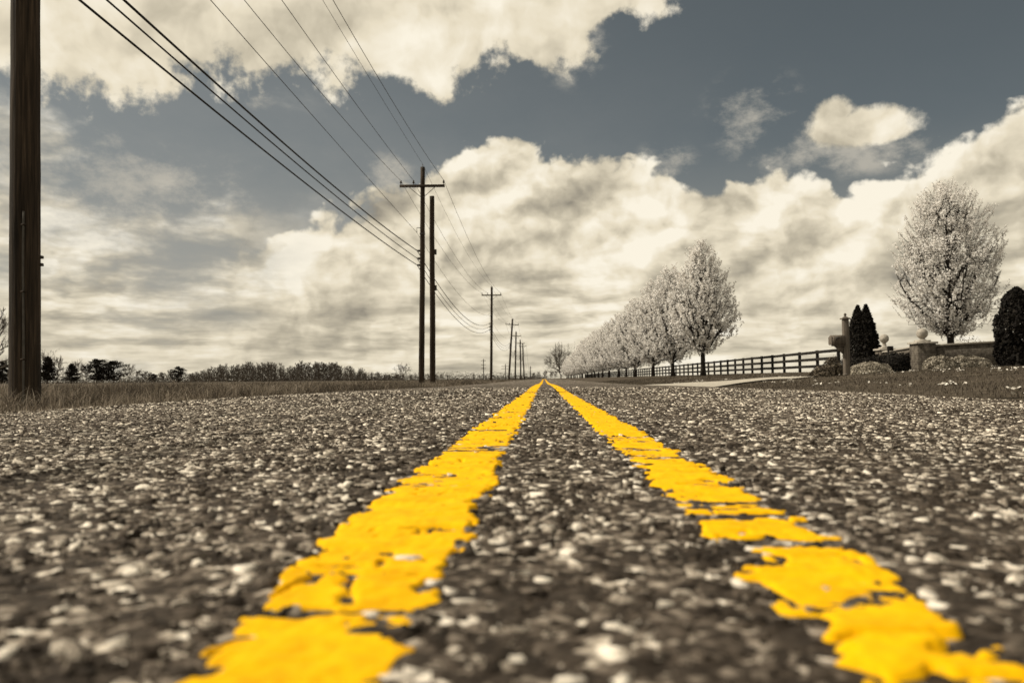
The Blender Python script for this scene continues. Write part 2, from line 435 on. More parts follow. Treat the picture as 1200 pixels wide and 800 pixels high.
# ------------------------------------------------------------------ terrain
ROAD_W = 3.42
def zlong(y):
    y = np.asarray(y, float)
    return 0.010*np.exp(-((y-11.5)/3.2)**2) - 0.06*sstep(y, 14, 32)*(1-sstep(y, 45, 95))
def zroad(x, y):
    return -0.0056*np.asarray(x, float)**2 + zlong(y)
GX = [-3000, -400, -60, -20, -9, -6, -4.4, -3.7, -3.46, -3.30, 3.30, 3.46, 3.7, 4.4, 6, 8.5, 12, 14.5, 18, 30, 60, 400, 3000]
GZ = [0.0, 0.0, -.04, -.07, -.10, -.13, -.15, -.13, -.10, -.40, -.40, -.095, -.085, -.05, .05, .19, .33, .36, .33, .15, -.1, 0.0, 0.0]
def gz(x, y):
    x = np.asarray(x, float); y = np.asarray(y, float)
    near = 1 - sstep(np.abs(x), 4, 20)
    lump = (vn(x*0.9, y*0.9, 3)-0.5)*0.05*sstep(np.abs(x), 3.5, 5.5)*(1-sstep(np.hypot(x, y), 60, 200))
    z = np.interp(x, GX, GZ) + zlong(y)*near + lump
    d = np.full(np.broadcast(x, y).shape, 1e9)
    for (ax, ay), (bx_, by_) in zip(DRIVE_LINE[:-1], DRIVE_LINE[1:]):      # the drive lies in a shallow cut
        k = np.clip(((x-ax)*(bx_-ax)+(y-ay)*(by_-ay))/((bx_-ax)**2+(by_-ay)**2), 0, 1)
        d = np.minimum(d, np.hypot(x-ax-k*(bx_-ax), y-ay-k*(by_-ay)))
    return z + (np.minimum(z, 0.095) - z)*(1-sstep(d, 1.35, 2.5))
DRIVE_LINE = [(5.6, 23.2), (6.8, 23.7), (8.2, 24.3), (9.5, 25.9), (10.7, 29.0), (12.0, 35.0), (15.5, 40.6), (24, 44.7)]
def sheet(name, xs, ys, zf, mat, parent=None, **kw):
    xx, yy = np.meshgrid(xs, ys); V = np.stack([xx, yy, zf(xx, yy)], -1).reshape(-1, 3)
    n = len(xs); i = np.arange(len(ys)-1)[:, None]*n; j = np.arange(n-1)[None]
    q_ = np.stack([i+j, i+j+1, i+n+j+1, i+n+j], -1).reshape(-1, 4)
    return fast(name, V, q_, mat, parent, True, **kw)
gxs = np.unique(np.concatenate([[-3000, -1200, -500, -250, -120, -70, -45, -30, 30, 45, 70, 120, 250, 500, 1200, 3000], np.linspace(-22, -4.4, 40), GX[6:9], [-3.30, 3.30], GX[11:14], np.linspace(4.4, 22, 46)]))
gys = np.unique(np.concatenate([[-400, -150, -60, -30], np.arange(-16, 60, 0.6), np.geomspace(60, 3500, 60)]))
sheet('ground', gxs, gys, gz, M['ground'], kind='structure')
rys = np.unique(np.concatenate([[-400, -100, -30, -10], np.arange(-4, 8, 0.25), np.geomspace(8, 1500, 140)]))
rxs = np.concatenate([np.linspace(-ROAD_W+0.02, ROAD_W-0.02, 61)])
def zedge(x, y):        # the broken edge of the asphalt dips into the verge
    return zroad(x, y)
road = sheet('road', rxs, rys, zedge, M['asphalt'], kind='structure')
# asphalt edges: ragged skirts so that the slab has a thickness
for s in (-1, 1):
    ys = np.unique(np.concatenate([np.arange(-4, 40, 0.06), np.geomspace(40, 600, 300)]))
    wob = (vn(ys*3, 0, 5+s)-0.5)*0.10 + (vn(ys*14, 0, 8+s)-0.5)*0.05
    x0 = np.full_like(ys, s*(ROAD_W-0.021)); x1 = s*(ROAD_W+0.05+wob); x2 = x1 + s*0.05
    rows = [np.stack([x0, ys, zroad(x0, ys)], -1), np.stack([x1, ys, zroad(x1, ys)-0.006], -1), np.stack([x2, ys, zroad(x2, ys)-0.10], -1)]
    V = np.concatenate(rows); n = len(ys); i = np.arange(n-1)
    q_ = np.concatenate([np.stack([k*n+i, k*n+i+1, (k+1)*n+i+1, (k+1)*n+i], -1) for k in range(2)])
    if s > 0: q_ = q_[:, ::-1]
    fast('asphalt_edge', V, q_, M['asphalt'], road, True)

# driveway apron
def drive_sheet():
    near = [(3.35, 16.3), (4.3, 18.4), (5.5, 20.2), (7.2, 22.2), (8.8, 23.3), (10.4, 25.6), (11.5, 29.5), (12.8, 35.0), (16.0, 39.2), (24, 43)]
    far_ = [(3.35, 29.2), (4.2, 27.2), (5.2, 26.0), (6.4, 25.4), (7.6, 25.4), (8.8, 26.8), (9.9, 29.6), (11.2, 35.0), (15.0, 42.0), (24, 46.5)]
    P = []
    for (a, b) in zip(near, far_):
        P.append([(a[0]+(b[0]-a[0])*k, a[1]+(b[1]-a[1])*k) for k in np.linspace(0, 1, 14)])
    P = np.array(P)
    k0 = np.linspace(0, 1, len(P)); k1 = np.linspace(0, 1, 60)
    P = np.stack([np.stack([np.interp(k1, k0, P[:, j, c]) for c in (0, 1)], -1) for j in range(P.shape[1])], 1)
    n = P.shape[1]; x, y = P[..., 0], P[..., 1]
    z = np.maximum(gz(x, y), np.where(x < 3.7, zroad(x, y) - 0.03, -9)) + 0.022 + 0.01*sstep(x, 3.4, 4)
    V = np.stack([x, y, z], -1).reshape(-1, 3)
    i = np.arange(len(P)-1)[:, None]*n; j = np.arange(n-1)[None]
    q_ = np.stack([i+j, i+n+j, i+n+j+1, i+j+1], -1).reshape(-1, 4)
    fast('driveway', V, q_, M['drive'], None, True, kind='structure')
drive_sheet()

# ------------------------------------------------------------------ painted lines
LINES = {'left': (-0.180, -0.066), 'right': (0.129, 0.230)}
HOLES = {'left': [(-0.163, 0.350, .020, .012), (-0.062, .318, .03, .016), (-0.069, .50, .012, .02), (-.10, .675, .030, .009), (-.15, .545, .03, .006), (-.115, .44, .05, .005)],
         'right': [(0.17, 0.742, .075, .020), (0.124, 0.590, .044, .055), (.176, .628, .06, .015), (0.128, 0.487, .012, .022), (0.130, 0.318, .072, .037), (0.240, 0.386, .052, .040), (.135, .42, .012, .016), (.232, .50, .012, .03)]}
def paint_h(side, x, y):
    """height of the paint film over the road: above 0 where paint is left"""
    a, b = LINES[side]
    nz = (vn(x*48, y*40, 21)-.5)*0.022 + (vn(x*150, y*120, 22)-.5)*0.012 + (vn(x*0+3.3, y*9, 23+len(side))-.5)*0.010
    g = np.exp(-(np.asarray(y, float)-.30)/.22)
    if side == 'left': a = a + .022*g; b = b + .008*g
    else: b = b - .022*g
    e = np.minimum(x - a, b - x) + nz - 0.002
    m = sstep(e, -0.002, 0.003)
    for hx, hy, rx, ry in HOLES[side]:
        d = np.sqrt(((x-hx)/rx)**2 + ((y-hy)/ry)**2) + (vn(x*90, y*90, 31)-.5)*0.9
        m = m*sstep(d, 0.75, 1.1)
    crack = np.abs(vn(x*2.5+1.2*vn(x*30, y*30, 72), y*16, 71)-.5)
    gate = sstep(vn(x*16, y*6, 73), .40, .62)
    m = m*(1 - gate*(1-sstep(crack, .010, .030)))
    worn = vn(x*70, y*26, 41)*0.6 + vn(x*190, y*90, 42)*0.4
    m = m*(1 - sstep(worn, 0.80, 0.86))
    und = (vn(x*6, y*13, 51)-.5)*0.0042 + (vn(x*45, y*70, 52)-.5)*0.0020 + (vn(x*14, y*34, 53)-.5)*0.0026
    grain = (vn(x*210, y*210, 54)-.5)*0.0016
    return -0.004 + m*(0.0062 + und*1.2 + grain), m
def paint(side):
    a, b = LINES[side]
    ys = [0.16]
    while ys[-1] < 600: ys.append(ys[-1] + 0.0032*max(1.0, ys[-1]/0.55, (ys[-1]/1.6)**1.35))
    ys = np.array(ys); xs = np.arange(a-0.012, b+0.012, 0.0023)
    xx, yy = np.meshgrid(xs, ys)
    h, m = paint_h(side, xx, yy)
    h = np.where(yy > 8, np.maximum(h, -.004), h)
    V = np.stack([xx, yy, zroad(xx, yy) + h + 0.002*sstep(yy, 4, 20) + 0.012*sstep(yy, 30, 120)*m], -1).reshape(-1, 3)
    n = len(xs); i = np.arange(len(ys)-1)[:, None]*n; j = np.arange(n-1)[None]
    q_ = np.stack([i+j, i+j+1, i+n+j+1, i+n+j], -1).reshape(-1, 4)
    keep = (m.reshape(-1)[q_].max(1) > 0.02)
    fast('yellow_line', V, q_[keep], M['yellow'], road, True, label='worn %s' % ('solid yellow line, wider and less broken' if side == 'left' else 'yellow line with paint chipped off in gaps'))
paint('left'); paint('right')

# ------------------------------------------------------------------ stone chips standing proud of the binder
def chips():
    def scatter(y0, y1, dens, s0, s1, margin):
        n = int(dens*(y1-y0)*2*(0.70*y1+margin))
        y = rng.uniform(y0, y1, n); x = rng.uniform(-1, 1, n)*(0.70*y1+margin)
        k = np.abs(x + 0.04*y) < 0.70*y + margin
        x, y = x[k], y[k]
        s = s0*(s1/s0)**(rng.random(len(x))**1.9)
        for side in LINES:
            h, m = paint_h(side, x, y)
            ok = (m < 0.25) | ((rng.random(len(x)) < 0.05) & (s > .0035))
            x, y, s = x[ok], y[ok], s[ok]
        return x, y, s
    # a worn chip: irregular outline, flattish uneven top, sides reach below the surface
    def domes(x, y, s, k, flat, embed, name):
        n = len(x)
        th = np.arange(k)*2*math.pi/k
        ang = rng.random(n)*2*math.pi
        rad = s[:, None]*rng.uniform(0.40, 1.50, (n, k))
        asp = rng.uniform(0.50, 1.0, n)
        hgt = s*flat*rng.uniform(0.35, 1.35, n)
        tilt = rng.normal(0, 0.20, (n, 2))
        ca, sa = np.cos(th+rng.normal(0, .25, (n, k)))*rad, np.sin(th+rng.normal(0, .25, (n, k)))*rad*asp[:, None]
        def rot(u, v): return u*np.cos(ang)[:, None]-v*np.sin(ang)[:, None], u*np.sin(ang)[:, None]+v*np.cos(ang)[:, None]
        gx, gy = rot(ca, sa); inn = rng.uniform(.62, .90, (n, k)); tx, ty = rot(ca*inn, sa*inn)
        base = zroad(x, y) + (vn(x*22, y*22, 17)-.5)*0.0030
        z0 = np.repeat(base[:, None], k, 1) - 0.0035
        z1 = base[:, None] + hgt[:, None]*rng.uniform(0.55, 1.1, (n, k)) + (tx*tilt[:, :1]+ty*tilt[:, 1:])
        V = np.concatenate([np.stack([x[:, None]+gx, y[:, None]+gy, z0], -1), np.stack([x[:, None]+tx, y[:, None]+ty, z1], -1)], 1)
        m = 2*k; o = (np.arange(n)*m)[:, None, None]
        j = np.arange(k); l = (j+1) % k
        q_ = (np.stack([j, l, k+l, k+j], -1)[None]+o).reshape(-1, 4)
        e_ = np.arange(1, k-1)
        tr = (np.stack([np.full(k-2, k), k+e_, k+e_+1], -1)[None]+o).reshape(-1, 3)
        tone = rng.random(n)*.95 - .02 + (vn(x*38, y*38, 18)-.5)*.38 + (vn(x*9, y*4, 19)-.5)*.16 + .05*np.cos((np.abs(x)-.9)*2*math.pi/1.6)
        big = s > .0054
        tone = np.where(big & (rng.random(n) < 0.20), rng.uniform(.80, 1.12, n), tone)
        fast(name, V.reshape(-1, 3), [tr, q_], M['chip'], road, False, attrs={'tone': np.repeat(tone, m)}, kind='stuff')
    x, y, s = scatter(0.12, 1.9, 17500, 0.0016, 0.0092, 0.28)
    bg_ = s > .0042
    domes(x[bg_], y[bg_], s[bg_], 7, 0.28, 0.10, 'aggregate')
    domes(x[~bg_], y[~bg_], s[~bg_], 4, 0.30, 0.10, 'aggregate')
    x, y, s = scatter(1.9, 5.2, 3300, 0.0036, 0.0108, 0.20)
    domes(x, y, s, 4, 0.32, 0.10, 'aggregate')
    x, y, s = scatter(5.2, 11.0, 260, 0.0085, 0.017, 0.3)
    domes(x, y, s, 4, 0.45, 0.10, 'aggregate')
chips()

# ------------------------------------------------------------------ grass
def blades(name, x, y, h, w, mat, tone, lean=0.5, base=None, **kw):
    n = len(x)
    z = (gz(x, y) if base is None else base) - 0.01
    a = rng.random(n)*2*math.pi; la = rng.random(n)*2*math.pi; ln = rng.random(n)*lean*h
    wx, wy = np.cos(a)*w, np.sin(a)*w; lx, ly = np.cos(la)*ln, np.sin(la)*ln
    V = np.stack([np.stack([x-wx, y-wy, z], -1), np.stack([x+wx, y+wy, z], -1),
                  np.stack([x-wx*.7+lx*.35, y-wy*.7+ly*.35, z+h*.6], -1), np.stack([x+wx*.7+lx*.35, y+wy*.7+ly*.35, z+h*.6], -1),
                  np.stack([x+lx, y+ly, z+h*(1-0.25*rng.random(n))], -1)], 1)
    o = (np.arange(n)*5)[:, None]
    q_ = np.array([[0, 1, 3, 2]])+o; tr = np.array([[2, 3, 4]])+o
    return fast(name, V.reshape(-1, 3), [tr, q_], mat, None, False, attrs={'tone': np.repeat(tone, 5)}, **kw)
def verge():
    X_, Y_, H_, W_ = [], [], [], []
    for y0, y1, n, wmul in ((1.5, 14, 42000, 1), (14, 40, 34000, 1.6), (40, 140, 26000, 3.2)):
        y = rng.uniform(y0, y1, n) if y1 < 60 else np.exp(rng.uniform(math.log(y0), math.log(y1), n))
        x = -3.50 - rng.random(n)**1.5*(7.0 if y1 < 15 else 14.0)
        clump = vn(x*1.3, y*0.9, 61)*0.6 + vn(x*4, y*4, 62)*0.4
        k = rng.random(n) < 0.35 + clump
        x, y, clump = x[k], y[k], clump[k]
        edge = sstep(-x, 3.5, 4.3)
        h = (0.055 + 0.15*edge)*(0.30+1.35*clump**1.3)*rng.uniform(0.4, 1.4, len(x))
        X_.append(x); Y_.append(y); H_.append(h); W_.append(np.full(len(x), 0.0032*wmul)*rng.uniform(.6, 1.4, len(x)))
        H_[-1] = np.where(rng.random(len(x)) < .03, H_[-1]*1.45, H_[-1])
    x, y, h, w = map(np.concatenate, (X_, Y_, H_, W_))
    tone = np.clip(rng.beta(2, 2.6, len(x)) + (vn(x*0.9, y*0.5, 63)-.5)*0.7 + (vn(x*3, y*2, 65)-.5)*.35, 0, 1)
    blades('verge_grass', x, y, h, w, M['grass'], tone, 1.7, label='shaggy dry grass along the verge below the power line', category='grass', kind='stuff')
    # mown lawn on the right
    n = 62000
    y = np.exp(rng.uniform(math.log(3.5), math.log(60), n)); x = 3.50 + rng.random(n)**1.2*11.0
    ok = ~inside_drive(x, y)
    x, y = x[ok], y[ok]
    h = rng.uniform(.018, .045, len(x))*sstep(x, 3.4, 4.0)+0.01
    tone = np.clip(rng.beta(2, 2.5, len(x)) + (vn(x*1.1, y*1.1, 64)-.5)*0.7, 0, 1)
    blades('lawn_grass', x, y, h, 0.0035*np.maximum(1, y/9), M['lawn'], tone, 0.9, label='short mown lawn sloping up from the road to the wall', category='grass', kind='stuff')
def inside_drive(x, y):
    nx = [3.35, 4.3, 5.5, 7.2, 8.8, 10.4, 11.5, 12.8]; ny = [16.3, 18.4, 20.2, 22.2, 23.3, 25.6, 29.5, 35]
    fx = [3.35, 4.2, 5.2, 6.4, 7.6, 8.8, 9.9, 11.2]; fy = [29.2, 27.2, 26, 25.4, 25.4, 26.8, 29.6, 35]
    return (y > np.interp(x, nx, ny)-0.1) & (y < np.interp(x, fx, fy)+0.1)
verge()
def petals():
    n = 260
    y = rng.uniform(6, 30, n); x = 4.2 + rng.random(n)*9
    k = vn(x*0.8, y*0.5, 71) > 0.5
    x, y = x[k], y[k]
    X_, Y_ = [], []
    for a, b in zip(x, y):
        c_ = rng.integers(3, 14)
        X_.append(a+rng.normal(0, .05, c_)); Y_.append(b+rng.normal(0, .05, c_))
    x = np.concatenate(X_); y = np.concatenate(Y_)
    ok = ~inside_drive(x, y); x, y = x[ok], y[ok]
    n = len(x); z = gz(x, y)+rng.uniform(.02, .045, n); s = rng.uniform(.010, .026, n)
    nrm = rng.normal(0, 1, (n, 3)); nrm[:, 2] = np.abs(nrm[:, 2])+.5
    V, q_ = quads(np.stack([x, y, z], -1), nrm, s)
    fast('fallen_blossoms', V, q_, M['petal'], attrs={'tone': np.repeat(rng.random(n), 4)}, label='white fallen blossoms scattered over the mown lawn', category='petals', kind='stuff')
def quads(c_, nrm, s, ratio=1.0):
    """n small four-sided leaves with centres c_, normals nrm and half-sizes s"""
    n = len(c_); nrm = nrm/(np.linalg.norm(nrm, axis=1, keepdims=True)+1e-9)
    r = rng.normal(0, 1, (n, 3)); u = np.cross(nrm, r); u /= (np.linalg.norm(u, axis=1, keepdims=True)+1e-9); v = np.cross(nrm, u)
    s = np.broadcast_to(np.asarray(s, float), (n,))[:, None]
    V = np.stack([c_-u*s*ratio, c_-v*s*.7, c_+u*s*ratio, c_+v*s*.7], 1).reshape(-1, 3)
    return V, np.arange(4*n).reshape(-1, 4)
petals()

# pale gravel bits along the left edge of the asphalt
def edge_stones():
    n = 900
    y = np.exp(rng.uniform(math.log(2.5), math.log(45), n)); x = -3.47 - np.abs(rng.normal(0, .12, n)); s = rng.uniform(.006, .022, n)
    mb = MB()
    for a, b, r in zip(x, y, s):
        z = float(gz(a, b))+r*.3
        th = np.arange(5)*1.2566+rng.random()
        v = [(a+math.cos(t_)*r*rng.uniform(.7, 1.2), b+math.sin(t_)*r, z-r*.4) for t_ in th]+[(a+math.cos(t_)*r*.6, b+math.sin(t_)*r*.6, z+r*.45) for t_ in th]
        mb.add(v, [(5, 6, 7), (5, 7, 8), (5, 8, 9)], [(j, (j+1) % 5, 5+(j+1) % 5, 5+j) for j in range(5)])
    V = np.concatenate(mb.V)
    fast('verge_gravel', V, [np.concatenate(mb.T), np.concatenate(mb.Q)], M['chip'], attrs={'tone': np.repeat(rng.uniform(.55, 1, n), 10)}, label='loose pale gravel along the left asphalt edge', category='gravel', kind='stuff')
edge_stones()

# ------------------------------------------------------------------ utility poles and wires
PH = 11.0
def crossarm_pole(loc, h, name='utility_pole', arm_w=2.36, lean=(0, 0), r0=0.155, r1=0.115, detail=True, **kw):
    root = empty(name, loc, category='utility pole', **kw)
    zz = np.linspace(-0.3, h, 14); wob = np.cumsum(rng.normal(0, .006, 14))*detail
    mb = MB(); mb.tube(np.stack([wob, 0*zz, zz], -1), np.linspace(r0, r1, 14), 14); mb.build('shaft', M['pole'], root, True)
    za = h-1.03
    def arm(z, w, y):
        mb = MB(); mb.box(-w/2, w/2, y-.05, y+.05, z-.065, z+.065, .012); a = mb.build('crossarm', M['pole'], root)
        for s in (-1, 1):
            mb = MB(); mb.tube([(s*w*.30, y-.06, z-.05), (s*.02, -r1-.012, z-.62)], .016, 6); mb.build('brace', M['iron'], root)
        return a
    a = arm(za, arm_w, -r1-.055)
    for xi in (-arm_w/2+.06, -arm_w/2+.72, arm_w/2-.06):
        mb = MB(); mb.lathe([(.0, za+.30), (.035, za+.29), (.05, za+.24), (.035, za+.21), (.065, za+.17), (.04, za+.14), (.018, za+.13), (.014, za+.06)], 10, xi, -r1-.055)
        mb.build('insulator', M['glass_ins'], a, True)
    mb = MB(); mb.tube([(0, -r1, h-.25), (0, -r1-.03, h-.1), (0, -r1-.01, h+.12)], .014, 6); mb.build('pole_top_pin', M['iron'], root)
    if detail:
        for z in (h-4.4, h-4.8, h-5.15):
            mb = MB(); mb.box(-r0-.10, -r1+.02, -.05, .05, z-.05, z+.05, .01); mb.build('cable_clamp', M['iron'], root)
        mb = MB(); mb.lathe([(r1*1.19+.008, h-3.55), (r1*1.19+.008, h-3.47)], 14); mb.build('band', M['iron'], root, True)
        mb = MB(); mb.tube([(-.1, -.05, h-3.2), (-.28, -.08, h-3.2), (-.28, -.08, h-3.45)], .02, 6); mb.build('neutral_bracket', M['iron'], root)
    root.rotation_euler = (lean[1], lean[0], 0)
    return root
POLES = []      # (X, Y, top z)
def pole_from(px_top, py_top, py_base, px_base, Y, label, group=None, **kw):
    top = at_y(px_top, py_top, Y); X0 = at_y(px_base, 440, Y).x
    z0 = float(gz(X0, Y)); h = top.z - z0
    o = crossarm_pole((X0, Y, z0), h, lean=(math.atan2(top.x-X0, h), 0), label=label, **({'group': group} if group else {}), **kw)
    POLES.append((X0, Y, z0, h, top.x))
    return o
# the pole behind the camera, that carries the near end of the wires
X2 = at_y(494.5, 440, 41).x
z0 = float(gz(X2, -12)); crossarm_pole((X2, -12, z0), 11.1, label='utility pole with crossarm beside the road before the bare pole', detail=True)
POLES.append((X2, -12, z0, 11.1, X2))
pole_from(495.5, 196, 443, 494.0, 41, 'tall dark utility pole with wide crossarm, twin of a bare pole')
pole_from(576, 336, 444, 575.5, 95, 'utility pole with crossarm, next along the road after the paired poles', r0=.17, r1=.13)
pole_from(600.6, 373.5, 444, 596.2, 143, 'crossarm utility pole leaning towards the road farther along the line', r0=.19, r1=.15)
gp = 'far utility poles along the road'
pole_from(604.8, 388.5, 444, 603.6, 187, 'first small upright crossarm utility pole beyond the leaning one', gp, r0=.2, r1=.16, detail=False)
pole_from(609.6, 398, 444, 610.3, 223, 'second small crossarm utility pole beyond the leaning one', gp, r0=.21, r1=.17, detail=False)
pole_from(612.5, 402, 444, 614.2, 260, 'third small crossarm utility pole beyond the leaning one', gp, r0=.22, r1=.18, detail=False)
pole_from(621.6, 429, 444, 621.6, 560, 'tiny last utility pole where the line meets the horizon', gp, r0=.3, r1=.25, detail=False)
# stub pole beside the second pole
def bare_pole(loc, h, r0, r1, label, extra=None):
    root = empty('bare_pole', loc, category='utility pole', label=label)
    zz = np.linspace(-.3, h, 40); wob = np.cumsum(rng.normal(0, .0022, 40))
    th = np.arange(26)*2*math.pi/26
    rr = np.linspace(r0, r1, 40)
    rad = rr[:, None]*(1 + (vn(th[None]*4, zz[:, None]*.25, 81)-.5)*.06)
    V = np.stack([wob[:, None]+np.cos(th)[None]*rad, np.sin(th)[None]*rad, np.repeat(zz[:, None], 26, 1)], -1).reshape(-1, 3)
    i = np.arange(39)[:, None]*26; j = np.arange(26)[None]; k = (j+1) % 26
    q_ = np.stack([i+j, i+k, i+26+k, i+26+j], -1).reshape(-1, 4)
    V = np.concatenate([V, [[wob[-1], 0, h+.02]]]); tr = np.stack([39*26+j[0], 39*26+k[0], np.full(26, 40*26)], -1)
    fast('shaft', V, [tr, q_], M['pole'], root, True)
    return root
tp = at_y(506, 230, 41.6); z0 = float(gz(tp.x, 41.6))
b2 = bare_pole((at_y(507, 440, 41.6).x, 41.6, z0), tp.z-z0, .155, .125, 'dark bare pole without crossarm standing beside the crossarm pole')
for z in (5.0, 6.9):
    mb = MB(); mb.box(.12, .24, -.03, .03, z, z+.28, .01); mb.build('bracket', M['iron'], b2)
Y1 = 8.15; x1 = at_y(31.0, 440, Y1).x; z1 = float(gz(x1, Y1))
b1 = bare_pole((x1, Y1, z1), 10.6, .149, .122, 'thick dark weathered pole with thin grey conduit, rooted in verge grass')
b1.rotation_euler = (0, R(-1.0), 0)
mb = MB(); zz = np.linspace(-.1, 2.05, 16)
mb.tube(np.stack([.062+.004*np.sin(zz*3), np.full(16, -.138), zz], -1), .011, 8); mb.build('conduit', M['conduit'], b1, True)
for z in (.5, 1.2, 1.9):
    mb = MB(); mb.box(.042, .086, -.152, -.128, z, z+.016); mb.build('conduit_clip', M['pole'], b1)
for z in (1.50, 1.58):
    mb = MB(); mb.box(.11, .150, .03, .07, z, z+.03, .006); mb.build('step_bracket', M['iron'], b1)

def wire(name, label, cat, offs, top_off, r, px0, sag_far, mat, group=None):
    """a wire hung from pole to pole; px0 is where the near span leaves the photograph at the top"""
    pts = []
    A = [Vector((p[0] + offs + (p[4]-p[0])*(1+top_off/p[3]), p[1], p[2]+p[3]+top_off)) for p in POLES]
    A[0].x = A[1].x; A[0].z = A[1].z
    if px0 is not None:
        w = at_x(px0, 0, A[1].x); s = (A[1].y-w.y)/(A[1].y-A[0].y)
        sag0 = max(0.1, (A[1].z-w.z)/(4*s*(1-s)))
    else: sag0 = sag_far
    for i in range(len(A)-1):
        n = 40 if i < 2 else 16
        for k in np.linspace(0, 1, n, endpoint=False):
            sg = sag0 if i == 0 else sag_far*((A[i+1].y-A[i].y)/53.0)**1.2
            p = A[i].lerp(A[i+1], k); pts.append((p.x, p.y-.11*(offs != 0), p.z - 4*sg*k*(1-k)))
    pts.append(tuple(A[-1]))
    pts = np.array(pts)
    rad = r*np.maximum(1.0, pts[:, 1]/140.0)
    mb = MB(); mb.tube(pts, rad, 6)
    kw = {'group': group} if group else {}
    return mb.build(name, mat, None, True, label=label, category=cat, **kw)
wire('power_line', 'thin power wire from the left crossarm end of the poles', 'wire', -1.12, -.74, .010, 286, .95, M['wire'])
wire('power_line', 'thin power wire on the inner left crossarm insulator', 'wire', -.46, -.74, .010, 330, 1.0, M['wire'])
wire('power_line', 'thin power wire from the crossarm end nearest the road', 'wire', 1.12, -.74, .010, 390, .95, M['wire'])
wire('power_line', 'faint static wire strung along the tops of the poles', 'wire', .02, .12, .0075, 378, .9, M['wire'])
wire('power_line', 'single neutral wire between crossarm wires and thick black cables', 'wire', -.28, -3.45, .009, 250, 1.1, M['wire'])
wire('telephone_cable', 'uppermost of the thick black telephone cables, the thickest', 'cable', -.26, -4.40, .022, 145, 1.5, M['cable'])
wire('telephone_cable', 'middle one of the three black telephone cables', 'cable', -.26, -4.80, .016, 125, 1.5, M['cable'])
wire('telephone_cable', 'lowest of the three black telephone cables', 'cable', -.26, -5.15, .019, 93, 1.55, M['cable'])

# far poles standing across the field
def far_pole(px, py_top, Y, label, arms, w):
    top = at_y(px, py_top, Y); z0 = float(gz(top.x, Y))
    root = empty('distant_pole', (top.x, Y, z0), label=label, category='utility pole')
    h = top.z-z0
    mb = MB(); mb.tube([(0, 0, -.3), (0, 0, h)], [.26, .2], 8); mb.build('shaft', M['pole'], root, True)
    for k in arms:
        mb = MB(); mb.box(-w/2, w/2, -.12, .12, h*k-.12, h*k+.12, .03); mb.build('crossarm', M['pole'], root)
far_pole(566.5, 420.5, 420, 'distant tiered transmission pole rising from the field hedge', (.92, .72, .54), 2.6)
far_pole(592.3, 426.5, 430, 'short distant pole with wide crossarm near the leaning pole', (.86, .70), 4.4)

